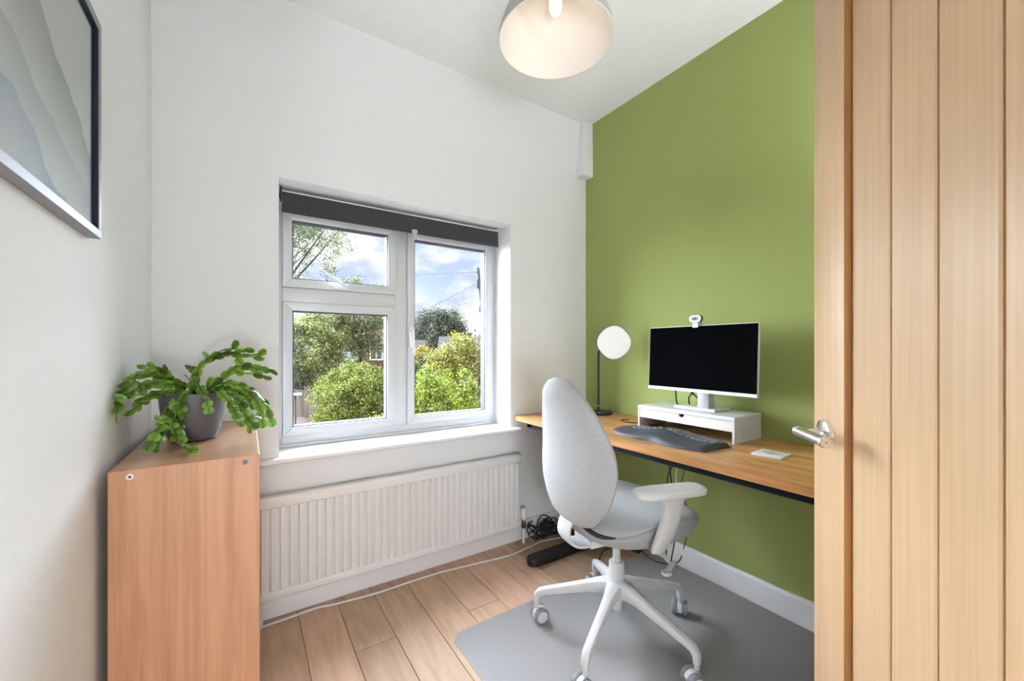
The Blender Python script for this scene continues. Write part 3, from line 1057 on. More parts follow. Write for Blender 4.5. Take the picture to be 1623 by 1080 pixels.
# ------------------------------------------------------------------ picture on the left wall
pc = thing('framed_picture', 'misty mountain picture in a slim grey metal frame', 'picture', (LX, 0.90, 1.34))
PH, PL_, FD, FW = 0.462, 0.322, 0.023, 0.0175     # height, half length, depth, frame face
for nm, (y0, y1, z0, z1) in (('frame_side', (-PL_, PL_, 0, FW)), ('frame_side', (-PL_, PL_, PH - FW, PH)), ('frame_side', (-PL_, -PL_ + FW, FW, PH - FW)), ('frame_side', (PL_ - FW, PL_, FW, PH - FW))):
    MB().box(0.0005, FD, y0, y1, z0, z1).build(nm, M['frame_metal'], pc, bevel=0.0008, segs=1)
ins = MB()
a, t = FW, 0.001
ins.box(0.006, FD - 0.001, PL_ - FW - t, PL_ - FW, FW, PH - FW)
ins.box(0.006, FD - 0.001, -PL_ + FW, -PL_ + FW + t, FW, PH - FW)
ins.box(0.006, FD - 0.001, -PL_ + FW, PL_ - FW, PH - FW - t, PH - FW)
ins.build('inner_edge', M['frame_dark'], pc, smooth=False)
am, nt, b = _new('mountain_print')
N = nt.nodes.new
Lk = nt.links.new
tc = N('ShaderNodeTexCoord')
sp = N('ShaderNodeSeparateXYZ')
Lk(tc.outputs['Object'], sp.inputs[0])


def ridge(z0, slope, amp, scale, seed):
    cx_ = N('ShaderNodeCombineXYZ')
    Lk(sp.outputs['Y'], cx_.inputs['X'])
    cx_.inputs['Y'].default_value = seed
    nz = N('ShaderNodeTexNoise')
    nz.inputs['Scale'].default_value = scale
    nz.inputs['Detail'].default_value = 5
    Lk(cx_.outputs[0], nz.inputs['Vector'])
    a_ = N('ShaderNodeMath')
    a_.operation = 'MULTIPLY_ADD'
    a_.inputs[1].default_value = slope
    a_.inputs[2].default_value = z0 - amp * 0.5
    Lk(sp.outputs['Y'], a_.inputs[0])
    b_ = N('ShaderNodeMath')
    b_.operation = 'MULTIPLY_ADD'
    b_.inputs[1].default_value = amp
    Lk(nz.outputs['Fac'], b_.inputs[0])
    Lk(a_.outputs[0], b_.inputs[2])
    d_ = N('ShaderNodeMath')
    d_.operation = 'SUBTRACT'
    Lk(b_.outputs[0], d_.inputs[0])
    Lk(sp.outputs['Z'], d_.inputs[1])
    return d_          # positive below the ridge line


prev = None
base = (0.60, 0.615, 0.615)
for (z0, slope, amp, scale, seed, col_, fade) in ((0.33, -0.55, 0.10, 7.0, 1.3, (0.36, 0.37, 0.37), 0.17), (0.19, -0.35, 0.10, 9.0, 4.1, (0.43, 0.45, 0.455), 0.12), (0.10, -0.45, 0.12, 8.0, 8.7, (0.37, 0.42, 0.50), 0.12)):
    d_ = ridge(z0, slope, amp, scale, seed)
    mr = N('ShaderNodeMapRange')
    mr.inputs['From Min'].default_value = 0.0
    mr.inputs['From Max'].default_value = 0.004
    Lk(d_.outputs[0], mr.inputs['Value'])
    mf = N('ShaderNodeMapRange')
    mf.inputs['From Min'].default_value = 0.0
    mf.inputs['From Max'].default_value = fade
    mf.inputs['To Min'].default_value = 1.0
    mf.inputs['To Max'].default_value = 0.0
    Lk(d_.outputs[0], mf.inputs['Value'])
    fc = N('ShaderNodeMath')
    fc.operation = 'MULTIPLY'
    Lk(mr.outputs[0], fc.inputs[0])
    Lk(mf.outputs[0], fc.inputs[1])
    mx = N('ShaderNodeMixRGB')
    mx.inputs['Color2'].default_value = _rgba(col_)
    Lk(fc.outputs[0], mx.inputs['Fac'])
    if prev is None:
        mx.inputs['Color1'].default_value = _rgba(base)
    else:
        Lk(prev.outputs['Color'], mx.inputs['Color1'])
    prev = mx
Lk(prev.outputs['Color'], b.inputs['Base Color'])
b.inputs['Roughness'].default_value = 0.7
MB().box(0.004, 0.0125, -PL_ + 0.004, PL_ - 0.004, 0.004, PH - 0.004).build('print', am, pc, smooth=False)
MB().box(0.0125, 0.0128, PL_ - FW - 0.010, PL_ - FW, FW, PH - FW).box(0.0125, 0.0128, -PL_ + FW, PL_ - FW - 0.010, PH - FW - 0.007, PH - FW).build('edge_reflection', M['reflection_teal'], pc, smooth=False)  # teal strips paint the frame's reflection in the picture glass
MB().box(0.0150, 0.0165, -PL_ + FW, PL_ - FW, FW, PH - FW).build('glass', M['picture_glass'], pc, smooth=False)

# ------------------------------------------------------------------ pendant lamp
pd = thing('pendant_lamp', 'dome pendant lamp with lit bulb hanging from the ceiling', 'lamp', (0.775, 0.935, 2.026))
R0 = 0.170
outp = [(R0, 0.0), (R0, 0.012), (0.1655, 0.028), (0.156, 0.055), (0.143, 0.085), (0.124, 0.12), (0.101, 0.155), (0.074, 0.19), (0.048, 0.218), (0.030, 0.232)]
inp = [(r_ - 0.003, z_ if i == 0 else z_ - 0.002) for i, (r_, z_) in enumerate(outp)]
sh = MB()
sh.lathe(outp, 64)
sh.slot = 1
sh.lathe(inp, 64)
sh.lathe([(R0, 0.0), (R0 - 0.0005, -0.0015), (R0 - 0.0025, -0.0015), (R0 - 0.003, 0.0)], 64)
sh.build('shade', [M['shade_out'], M['shade_in']], pd, angle=50)
MB().lathe([(0.001, 0.285), (0.018, 0.285), (0.024, 0.26), (0.032, 0.232), (0.030, 0.222), (0.022, 0.205), (0.022, 0.17), (0.018, 0.165), (0.001, 0.165)], 24).build('lamp_holder', M['shade_out'], pd)
MB().tube([(0, 0, 0.28), (0, 0, CZ - 2.026 - 0.02)], 0.003, 8).build('cord', M['white_plastic'], pd)
MB().lathe([(0.001, -0.03), (0.045, -0.03), (0.05, -0.022), (0.05, 0.0), (0.001, 0.0)], 32, (0, 0, CZ - 2.026)).build('ceiling_rose', M['white_plastic'], pd)
MB().lathe([(0.001, 0.078), (0.010, 0.080), (0.016, 0.088), (0.0185, 0.10), (0.0185, 0.135), (0.015, 0.155), (0.0125, 0.168)], 24).build('bulb', M['bulb'], pd)
ld = bpy.data.lights.new('pendant_light', 'POINT')
ld.energy = 0.13
ld.shadow_soft_size = 0.03
ld.color = (1.0, 0.80, 0.60)
lo = bpy.data.objects.new('pendant_light', ld)
C.objects.link(lo)
lo.parent = pd
lo.location = (0, 0, 0.055)

# ------------------------------------------------------------------ desk
TZ = 0.722
dk = thing('desk', 'long oak stave desk on dark steel frame along the green wall', 'desk', (1.575, 0.95, 0))
dx0, dx1 = 1.292, 1.858
seam = 0.70
rows = 14
rw = (dx1 - dx0) / rows
stave_cache = {}
for half, (ya, yb) in enumerate(((seam, WY - 0.003), (0.02, seam))):
    for i in range(rows):
        y = ya
        r_ = random.Random(half * 100 + i)
        while y < yb - 1e-4:
            l = r_.uniform(0.28, 0.62)
            if y + l > yb - 0.15:
                l = yb - y
            l = round(l, 2) if y + l < yb - 1e-4 else yb - y
            mm = MB().box(-rw / 2 + 0.0001, rw / 2 - 0.0001, 0.00015, l - 0.00015, -0.026, 0).mesh('stave', M['desk_oak'], smooth=False)
            link('stave', mm, dk, (dx0 + rw * (i + 0.5) - 1.575, y - 0.95, TZ))
            y += l
fr = MB()
for xa in (dx0 + 0.020, dx1 - 0.10):
    fr.box(xa - 1.575, xa + 0.04 - 1.575, 0.10 - 0.95, 1.83 - 0.95, TZ - 0.052, TZ - 0.0265)
for ya in (0.12, 1.62, 1.79):
    fr.box(dx0 + 0.02 - 1.575, dx1 - 0.06 - 1.575, ya - 0.95, ya + 0.04 - 0.95, TZ - 0.052, TZ - 0.0265)
fr.build('steel_frame', M['desk_steel'], dk, bevel=0.002, segs=1)
for ya in (1.66, 0.16):
    lg = MB().box(1.46 - 1.575, 1.54 - 1.575, ya - 0.025 - 0.95, ya + 0.025 - 0.95, 0.03, TZ - 0.052)
    lgo = lg.build('leg', M['black_plastic'], dk, bevel=0.004)
    ft = []
    hw = 0.038
    for k in range(13):
        a = math.pi / 2 + math.pi * k / 12
        ft.append((1.235 + hw * math.cos(a) - 1.575, ya + hw * math.sin(a) - 0.95))
    for k in range(13):
        a = -math.pi / 2 + math.pi * k / 12
        ft.append((1.775 + hw * math.cos(a) - 1.575, ya + hw * math.sin(a) - 0.95))
    MB().prism(ft, 'z', 0.004, 0.040).build('foot', M['black_plastic'], dk, bevel=0.006, segs=3)
    pad = MB()
    for xx in (1.25, 1.76):
        pad.lathe([(0.001, 0.0), (0.016, 0.0), (0.016, 0.006), (0.001, 0.006)], 16, (xx - 1.575, ya - 0.95, 0.0))
    pad.build('foot_pad', M['dark_rubber'], dk)

# ------------------------------------------------------------------ monitor riser, monitor, webcam
rs = thing('monitor_riser', 'white monitor riser with pale wood drawer on the desk', 'monitor stand', (1.628, 0.851, TZ))
RW, RD, RH = 0.475, 0.215, 0.107
MB().box(0, RD, 0, RW, RH - 0.016, RH).build('top_board', M['white_laminate'], rs, bevel=0.001, segs=1)
for y0 in (0.0, RW - 0.010):
    MB().box(0, RD, y0, y0 + 0.010, 0, RH - 0.016).build('side_board', M['white_laminate'], rs, bevel=0.0008, segs=1)
df = MB()
zb, zt = 0.048, RH - 0.0175
yc = RW / 2
poly = [(0.0115, zb), (RW - 0.0115, zb), (RW - 0.0115, zt), (yc + 0.014, zt)]
for k in range(9):
    a = math.pi * k / 8
    poly.append((yc + 0.012 * math.cos(a), zt - 0.006 - 0.008 * math.sin(a)))
poly += [(yc - 0.014, zt), (0.0115, zt)]
df.prism(poly, 'x', 0.002, 0.012)
df.build('drawer_front', M['pale_wood'], rs, smooth=False)
MB().box(0.014, RD - 0.01, 0.014, RW - 0.014, zb, zb + 0.006).build('drawer_base', M['subfloor'], rs, smooth=False)
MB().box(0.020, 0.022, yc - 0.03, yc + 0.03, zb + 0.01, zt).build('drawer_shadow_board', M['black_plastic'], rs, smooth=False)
MB().box(RD - 0.008, RD - 0.002, 0.010, RW - 0.010, 0.03, RH - 0.016).build('back_board', M['white_laminate'], rs, smooth=False)

mo = thing('monitor', 'flat white framed monitor with black screen on the riser', 'monitor', (1.675, 1.035, TZ + RH))
mh0, mh1 = 0.083, 0.380
ml = 0.2545
tilt = Matrix.Rotation(math.radians(2.5), 3, 'Y')


def tl(mb):
    mb.v = [tuple(tilt @ Vector((p[0], p[1], p[2] - 0.23)) + Vector((0, 0, 0.23))) for p in mb.v]
    return mb


tl(MB().box(-0.006, 0.006, -ml, ml, mh0, mh1)).build('housing', M['white_plastic'], mo, bevel=0.0015, segs=1)
tl(MB().box(-0.0075, -0.0061, -ml + 0.003, ml - 0.003, mh0 + 0.014, mh1 - 0.003)).build('screen', M['screen'], mo, smooth=False)
tl(MB().box(-0.009, -0.0061, -ml, ml, mh0, mh0 + 0.013)).build('chin', M['white_plastic'], mo, bevel=0.0006, segs=1)
tl(MB().box(0.006, 0.034, -0.17, 0.17, mh0 + 0.02, mh0 + 0.20)).build('rear_housing', M['white_plastic'], mo, bevel=0.005)
nk = MB().prism([(0.030, 0.010), (0.085, 0.010), (0.060, 0.15), (0.030, 0.15)], 'y', -0.030, 0.022)
nk.build('neck', M['silver_plastic'], mo, bevel=0.002)
MB().box(0.018, 0.150, -0.065, 0.135, 0.0, 0.011).build('foot', M['white_plastic'], mo, bevel=0.0015, segs=1)
MB().box(0.0172, 0.0181, 0.055, 0.085, 0.003, 0.008).build('foot_badge', M['silver_plastic'], mo, smooth=False)
wcx = thing('webcam', 'small oval white webcam clipped on top of the monitor', 'webcam', (1.668, 1.038, TZ + RH + 0.3795))
ov = []
for k in range(32):
    a = 2 * math.pi * k / 32
    c_, s_ = math.cos(a), math.sin(a)
    ov.append((0.013 * (1 if c_ > 0 else -1) + 0.0165 * c_, 0.0295 + 0.0165 * s_))
MB().prism(ov, 'x', -0.012, 0.004).build('body', M['black_plastic'], wcx, bevel=0.003, segs=2)
MB().prism([(p[0] * 0.97, 0.0295 + (p[1] - 0.0295) * 0.95) for p in ov], 'x', -0.0145, -0.0105).build('ring_light', M['white_plastic'], wcx, bevel=0.001, segs=1)
MB().prism([(p[0] * 0.56, 0.0295 + (p[1] - 0.0295) * 0.48) for p in ov], 'x', -0.0155, -0.013).build('lens_window', M['caster_grey'], wcx, bevel=0.0005, segs=1)
MB().lathe([(0.0, 0.0), (0.0042, 0.0), (0.0045, 0.001)], 16, (-0.0158, 0.0, 0.0295), axis='x').build('lens', M['black_plastic'], wcx)
MB().box(-0.012, 0.022, -0.0135, 0.0135, 0.003, 0.013).box(-0.0125, -0.0095, -0.0135, 0.0135, -0.010, 0.013).build('clip', M['silver_plastic'], wcx, bevel=0.001, segs=1)
MB().prism([(-0.006, -0.006), (0.006, -0.006), (0, 0.004)], 'x', -0.0134, -0.0124).build('clip_mark', M['white_plastic'], wcx, smooth=False)

# ------------------------------------------------------------------ keyboard
kb = thing('keyboard', 'black split ergonomic keyboard with padded palm rest', 'keyboard', (1.482, 1.072, TZ))


def kb_z(u, v):           # u across -1..1 (left + ), v front 0 .. back 1
    hump = 0.020 * math.exp(-(u / 0.34) ** 2)
    return 0.013 + hump * (0.35 + 0.65 * math.sin(math.pi * min(1, v * 0.95))) + 0.007 * math.sin(math.pi * min(1.0, v * 1.2)) + 0.004 * v


def kb_xy(u, v):
    half = 0.238 * (1 - 0.05 * (1 - v))
    y = half * u
    front = -0.108 + 0.030 * abs(u) ** 3 + 0.016 * math.exp(-(u / 0.25) ** 2)
    backx = 0.110 - 0.022 * abs(u) ** 2
    return front + (backx - front) * v, y


rings = []
nu, nv = 40, 22
mbk = MB()
vs, fs = [], []
for i in range(nu + 1):
    for j in range(nv + 1):
        u = -1 + 2 * i / nu
        v_ = j / nv
        xx, yy = kb_xy(u, v_)
        edge = min(1.0, min(1 - abs(u), min(v_, 1 - v_) * 0.9) / 0.07)
        zz = 0.004 + (kb_z(u, v_) - 0.004) * math.sqrt(max(0, 1 - (1 - edge) ** 2))
        vs.append((xx, yy, zz))
for i in range(nu):
    for j in range(nv):
        a = i * (nv + 1) + j
        fs.append((a, a + 1, a + nv + 2, a + nv + 1))
nb = len(vs)
vs += [(p[0], p[1], 0.0005) for p in vs]
for i in range(nu):
    for j in range(nv):
        a = nb + i * (nv + 1) + j
        fs.append((a, a + nv + 1, a + nv + 2, a + 1))
per_ = [(i, 0) for i in range(nu)] + [(nu, j) for j in range(nv)] + [(i, nv) for i in range(nu, 0, -1)] + [(0, j) for j in range(nv, 0, -1)]
idx = [i * (nv + 1) + j for i, j in per_]
for a, b_ in zip(idx, idx[1:] + idx[:1]):
    fs.append((a, b_, nb + b_, nb + a))
mbk.add(vs, fs)
mbk.build('palm_rest_body', M['keyboard_grey'], kb, angle=60)
ks = MB()
for r_ in range(5):
    v0 = 0.50 + 0.092 * r_
    for side in (-1, 1):
        ncol = 8 if side < 0 else 6
        for c_ in range(ncol):
            u = side * (0.10 + 0.115 * c_ + 0.012 * r_ * (1 if side > 0 else 0.6))
            if abs(u) > 0.93:
                continue
            xx, yy = kb_xy(u, v0 + 0.04)
            zz = kb_z(u, v0 + 0.04)
            slope = math.atan2(kb_z(u + 0.03, v0 + 0.04) - kb_z(u - 0.03, v0 + 0.04), 0.06 * 0.238)
            pitch = -math.atan2(kb_z(u, min(1, v0 + 0.07)) - kb_z(u, v0), 0.07 * 0.2)
            R_ = Matrix.Rotation(slope, 3, 'X') @ Matrix.Rotation(pitch, 3, 'Y')
            ks.cbox((xx, yy, zz + 0.0025), (0.0145, 0.0215, 0.007), R_)
ks = ks.build('keycaps', M['key_grey'], kb, bevel=0.0012, segs=1)
ks['kind'] = 'stuff'

# ------------------------------------------------------------------ desk lamp
la = thing('desk_lamp', 'navy desk lamp with round glowing panel head in the corner', 'lamp', (1.745, 1.71, TZ))
MB().lathe([(0.001, 0.0), (0.078, 0.0), (0.080, 0.003), (0.080, 0.013), (0.077, 0.016), (0.001, 0.017)], 48).build('base', M['navy_metal'], la)
MB().tube([(0, 0, 0.016), (0, 0, 0.34), (-0.002, -0.004, 0.362), (-0.010, -0.018, 0.376), (-0.022, -0.04, 0.388), (-0.028, -0.07, 0.398)], 0.0072, 14).build('pole', M['navy_metal'], la)
MB().lathe([(0.0078, 0.046), (0.0080, 0.047), (0.0080, 0.050), (0.0078, 0.051)], 20).build('pole_ring', M['satin_steel'], la)
MB().box(-0.052, -0.044, -0.065, -0.045, 0.0165, 0.0185).build('touch_button', M['satin_steel'], la, bevel=0.0008, segs=1, rot=(0, 0, 0))
hx_, hy_, hz_ = -0.029, -0.148, 0.420
nrm = Vector((-0.60, -0.80, -0.03)).normalized()
rot_h = nrm.to_track_quat('Z', 'Y').to_euler()
sq = []
for k in range(64):
    a = 2 * math.pi * k / 64 + 0.12
    c_, s_ = math.cos(a), math.sin(a)
    q = (abs(c_) ** 2.35 + abs(s_) ** 2.35) ** (-1 / 2.35)
    ca, sa = math.cos(0.75), math.sin(0.75)
    sq.append((q * (c_ * ca - s_ * sa), q * (c_ * sa + s_ * ca)))


def disc(mb, r_list):
    mb.rings([[(p[0] * r_, p[1] * r_, z_) for p in sq] for r_, z_ in r_list], True, True)
    return mb


hdo = disc(MB(), [(0.078, -0.008), (0.088, -0.004), (0.0915, 0.0), (0.0915, 0.004), (0.089, 0.006)]).build('lamp_head', M['navy_metal'], la, loc=(hx_, hy_, hz_), rot=rot_h)
disc(MB(), [(0.0895, 0.0055), (0.0895, 0.0075), (0.086, 0.008)]).build('rim', M['white_plastic'], hdo)
disc(MB(), [(0.0845, 0.0078), (0.0845, 0.009), (0.082, 0.0095)]).build('light_panel', M['lamp_panel'], hdo)
MB().tube([(-0.028, -0.07, 0.398), (-0.020, -0.118, 0.408), (-0.024, -0.140, 0.415)], 0.006, 10).build('head_joint', M['navy_metal'], la)

# ------------------------------------------------------------------ coaster and small desk things
co = thing('coaster', 'white square coaster with grey green leaf print on the desk', 'coaster', (1.577, 0.695, TZ), math.radians(4))
MB().box(-0.050, 0.050, -0.048, 0.048, 0, 0.0065).build('tile', M['coaster'], co, bevel=0.0015, segs=2)
pr = MB()
rr = random.Random(3)
for k in range(14):
    a = rr.uniform(0, 6.28)
    d_ = rr.uniform(0.0, 0.026)
    cx_, cy_ = d_ * math.cos(a), d_ * math.sin(a)
    t_ = rr.uniform(0, 6.28)
    lf = []
    for q in range(8):
        b_ = 2 * math.pi * q / 8
        px_, py_ = 0.008 * math.cos(b_), 0.0035 * math.sin(b_)
        lf.append((cx_ + px_ * math.cos(t_) - py_ * math.sin(t_), cy_ + px_ * math.sin(t_) + py_ * math.cos(t_)))
    pr.prism(lf, 'z', 0.0064, 0.0067 + k * 0.00001)
pr.build('leaf_print', M['coaster_print'], co, smooth=False)

ad = thing('power_adapter', 'small black power adapter on the desk beside the riser', 'adapter', (1.745, 1.365, TZ), 0.2)
MB().box(-0.030, 0.030, -0.016, 0.016, 0, 0.020).build('body', M['black_plastic'], ad, bevel=0.003)
MB().tube(catmull([(-0.03, 0, 0.008), (-0.06, 0.02, 0.003), (-0.085, 0.07, 0.003), (-0.05, 0.12, 0.003), (0.0, 0.10, 0.003)], 8), 0.0022, 8).build('lead', M['cable_black'], ad)


def cable(name, pts, r, mat, label, group=None, n=8):
    mb = MB().tube(catmull(pts, n), r, 8)
    return tag(mb.build(name, M[mat], None), label, 'cable', group)


# cables rising behind the monitor and dropping behind and under the desk
cable('cable', [(1.765, 1.195, TZ + RH + 0.003), (1.752, 1.195, 0.85), (1.745, 1.195, 0.90), (1.735, 1.195, 0.96)], 0.0035, 'cable_black', 'straight black cable rising behind the left half of the monitor')
c1 = MB().tube(catmull([(1.765, 1.135, 0.833), (1.745, 1.125, 0.875), (1.735, 1.105, 0.90), (1.72, 1.095, 0.96)], 8), 0.003, 8)
c1.tube(catmull([(1.775, 1.065, 0.833), (1.755, 1.078, 0.87), (1.737, 1.098, 0.898), (1.72, 1.100, 0.95)], 8), 0.003, 8)
c1.lathe([(0.001, -0.012), (0.006, -0.012), (0.006, 0.012), (0.001, 0.012)], 10, (1.735, 1.103, 0.905))
tag(c1.build('looped_cable', M['cable_black']), 'looped black cable with a plug hanging behind the monitor', 'cable')
for (yy, xx, bot, sway, lb) in ((1.225, 1.735, 0.10, 0.02, 'leftmost black cable hanging below the desk'), (1.205, 1.738, 0.06, -0.025, 'second black cable crossing below the desk'),
                                (1.185, 1.742, 0.20, 0.0, 'pale grey cable in the bunch hanging below the desk'), (1.14, 1.745, 0.16, -0.018, 'thin black cable hanging alone below the desk right of the bunch')):
    cable('hanging_cable', [(xx, yy, TZ - 0.028), (xx, yy + sway * 0.5, 0.58), (xx - 0.01, yy - sway, 0.45), (xx, yy + sway, 0.30), (xx - 0.02, yy, bot)], 0.003 if 'thin' not in lb else 0.002, 'cable_white' if 'grey' in lb else 'cable_black', lb)

cable('floor_cable', [(0.052, 1.872, 0.0045), (0.136, 1.876, 0.0045), (0.25, 1.884, 0.0045), (0.333, 1.867, 0.0045), (0.50, 1.850, 0.0045), (0.66, 1.853, 0.0045), (0.81, 1.848, 0.0045), (1.0, 1.822, 0.0045), (1.18, 1.800, 0.0045), (1.325, 1.815, 0.0045), (1.42, 1.83, 0.0045), (1.55, 1.80, 0.0045)], 0.0045, 'cable_white', 'long white cable trailing over the floor below the radiator')
bundle = MB()
rr = random.Random(5)
for k in range(9):
    pts = []
    cx_, cy_ = 1.45 + rr.uniform(-0.05, 0.06), 1.845 + rr.uniform(-0.02, 0.02)
    for q in range(9):
        a = 2 * math.pi * q / 8 * 1.1 + k
        pts.append((cx_ + rr.uniform(0.05, 0.085) * math.cos(a), cy_ + rr.uniform(0.02, 0.05) * math.sin(a), 0.008 + max(0, 0.035 + 0.035 * math.sin(a * 1.5 + k)) + 0.004 * k))
    bundle.tube(catmull(pts, 8), 0.0034, 8)
bundle.tube(catmull([(1.40, 1.86, 0.02), (1.41, 1.87, 0.08), (1.45, 1.88, 0.125), (1.50, 1.87, 0.11), (1.54, 1.85, 0.05)], 8), 0.0035, 8)
tag(bundle.build('cable_bundle', M['cable_black']), 'tangled black cables on the floor beside the radiator valve', 'cables')
ex = thing('extension_block', 'black extension socket block standing behind the chair on the floor', 'power strip', (1.63, 1.76, 0.0), 0.1)
MB().box(-0.035, 0.035, -0.045, 0.045, 0, 0.10).build('body', M['black_plastic'], ex, bevel=0.004)
for zz in (0.03, 0.07):
    MB().box(-0.037, -0.0345, -0.012, 0.012, zz - 0.010, zz + 0.010).build('socket', M['silver_plastic'], ex, smooth=False)
pb = thing('power_brick', 'black power brick lying on the floor against the green wall', 'adapter', (1.785, 1.48, 0.0), 0.15)
MB().box(-0.025, 0.025, -0.042, 0.042, 0, 0.038).build('body', M['black_plastic'], pb, bevel=0.004)
MB().tube(catmull([(0.0, -0.042, 0.02), (-0.02, -0.09, 0.006), (-0.03, -0.16, 0.005), (0.01, -0.24, 0.02), (0.03, -0.27, 0.10)], 8), 0.0028, 8).build('lead', M['cable_black'], pb)
MB().tube(catmull([(0.0, 0.042, 0.02), (-0.05, 0.08, 0.005), (-0.14, 0.10, 0.005), (-0.24, 0.06, 0.005)], 8), 0.0028, 8).build('lead', M['cable_black'], pb)

# ------------------------------------------------------------------ chair mat
mt = []
rad = 0.055
for (cx_, cy_, a0) in ((0.655 + rad, 0.50 + rad, math.pi), (1.836 - rad, 0.50 + rad, 1.5 * math.pi), (1.836 - rad, 1.424 - rad, 0), (0.655 + rad, 1.424 - rad, math.pi / 2)):
    for k in range(9):
        a = a0 + math.pi / 2 * k / 8
        mt.append((cx_ + rad * math.cos(a) - 1.25, cy_ + rad * math.sin(a) - 0.96))
tag(MB().prism(mt, 'z', 0.0003, 0.0028).build('chair_mat', M['chair_mat'], None, loc=(1.25, 0.96, 0), smooth=False), 'translucent grey floor mat with rounded corners under the office chair', 'mat')

# ------------------------------------------------------------------ office chair (faces +X in its own frame)
ZM = 0.0029
ch = thing('office_chair', 'light grey fabric swivel chair with teardrop backrest and white five star base', 'office chair', (1.19, 1.07, ZM), math.radians(-10))
MB().lathe([(0.001, 0.25), (0.0145, 0.25), (0.0145, 0.44), (0.001, 0.44)], 24).build('gas_lift', M['chair_plastic'], ch)
MB().lathe([(0.015, 0.287), (0.026, 0.287), (0.0285, 0.283), (0.030, 0.23), (0.030, 0.205), (0.016, 0.20)], 28).build('lift_sleeve', M['chair_plastic'], ch)
MB().lathe([(0.001, 0.222), (0.032, 0.222), (0.038, 0.212), (0.038, 0.17), (0.026, 0.160), (0.022, 0.112), (0.020, 0.106), (0.001, 0.105)], 28).build('hub', M['chair_plastic'], ch)


def star_leg_mesh():
    mb = MB()
    prof = [(0.010, 0.190, 0.036, 0.028), (0.040, 0.189, 0.030, 0.028), (0.065, 0.186, 0.0235, 0.026), (0.10, 0.179, 0.0185, 0.022), (0.16, 0.163, 0.0165, 0.0185), (0.22, 0.147, 0.0155, 0.016), (0.282, 0.130, 0.0145, 0.0135), (0.300, 0.123, 0.0142, 0.0135), (0.310, 0.110, 0.0135, 0.0125), (0.3125, 0.095, 0.0125, 0.0115), (0.3125, 0.078, 0.0115, 0.0105)]
    rs_ = []
    for i, (xx, zz, hw, hh) in enumerate(prof):
        a = prof[max(0, i - 1)]
        b_ = prof[min(len(prof) - 1, i + 1)]
        t_ = Vector((b_[0] - a[0], 0, b_[1] - a[1])).normalized()
        n_ = Vector((-t_.z, 0, t_.x))
        ring = []
        for k in range(16):
            an = 2 * math.pi * k / 16
            c_, s_ = math.cos(an), math.sin(an)
            q = (abs(c_) ** 4 + abs(s_) ** 4) ** (-1 / 4)
            ring.append(Vector((xx, 0, zz)) + n_ * (hh * q * s_) + Vector((0, hw * q * c_, 0)))
        rs_.append(ring)
    mb.rings(rs_, True, True)
    return mb.mesh('star_leg', M['chair_plastic'], angle=50)


leg_me = star_leg_mesh()
hood = MB()
hood.lathe([(0.001, 0.088), (0.008, 0.088), (0.009, 0.06), (0.001, 0.06)], 14)
hp = []
for k in range(17):
    a = math.radians(-25 + 190 * k / 16)
    hp.append((-0.014 + 0.030 * math.cos(a), 0.030 + 0.030 * math.sin(a)))
hood.prism(hp + [(-0.014, 0.026)], 'y', -0.009, 0.009)
hood_me = hood.mesh('caster', M['chair_plastic'], bevel=0.0015, segs=1)
wh = MB()
wh.lathe([(0.022, -0.0095), (0.027, -0.009), (0.030, -0.005), (0.030, 0.004), (0.027, 0.0085), (0.0225, 0.0095), (0.022, 0.0085)], 28, axis='y')
wh.slot = 1
wh.lathe([(0.0, -0.0105), (0.019, -0.0102), (0.0222, -0.0085)], 28, axis='y')
wh.lathe([(0.0, 0.0105), (0.019, 0.0102), (0.0222, 0.0085)], 28, axis='y')
wheel_me = wh.mesh('wheel', [M['caster_grey'], M['chair_plastic']], angle=40)
swivel = [226, 200, 36, 160, 60]
for k in range(5):
    a = math.radians(-2 + 72 * k)
    link('star_leg', leg_me, ch, (0, 0, 0), (0, 0, a))
    cs = link('caster', hood_me, ch, (0.312 * math.cos(a), 0.312 * math.sin(a), 0), (0, 0, math.radians(swivel[k]) + a))
    for s in (-1, 1):
        link('wheel', wheel_me, cs, (-0.014, s * 0.020, 0.030))


# backrest: egg shaped, hollowed to the sitter, leaning back
def back_center(t):
    return smooth_interp([(0, -0.175), (0.12, -0.205), (0.3, -0.222), (0.55, -0.222), (0.8, -0.238), (1.0, -0.262)], t)


def back_half(t):
    return smooth_interp([(0, 0.0), (0.015, 0.050), (0.05, 0.093), (0.11, 0.137), (0.20, 0.181), (0.30, 0.211), (0.40, 0.225), (0.50, 0.225), (0.60, 0.212), (0.70, 0.188), (0.80, 0.154), (0.88, 0.120), (0.94, 0.086), (0.98, 0.050), (1.0, 0.0)], t)


BZ0, BZ1 = 0.452, 1.000
rings = []
edge_l = []
nr = 46
for i in range(nr + 1):
    t = 0.5 - 0.5 * math.cos(math.pi * i / nr)
    hw = max(back_half(t), 0.002)
    cxx = back_center(t)
    th = 0.044 * min(1.0, math.sqrt(max(0.0, min(t, 1 - t)) / 0.10)) + 0.001
    zz = BZ0 + (BZ1 - BZ0) * t
    ring = []
    for k in range(40):
        a = 2 * math.pi * k / 40
        c_, s_ = math.cos(a), math.sin(a)
        yy = hw * (abs(c_) ** 0.84) * (1 if c_ >= 0 else -1)
        prof = abs(s_) ** 0.78 * (1 if s_ >= 0 else -1)
        curve = 0.85 * yy * yy + 0.25 * hw * 0
        ring.append((cxx + curve + th * prof * (0.85 if s_ > 0 else 1.0), yy, zz))
    rings.append(ring)
    edge_l.append((cxx + 0.85 * hw * hw + 0.004, hw, zz))
bk = MB().rings(rings, True, True).build('backrest', M['chair_fabric'], ch, angle=80)
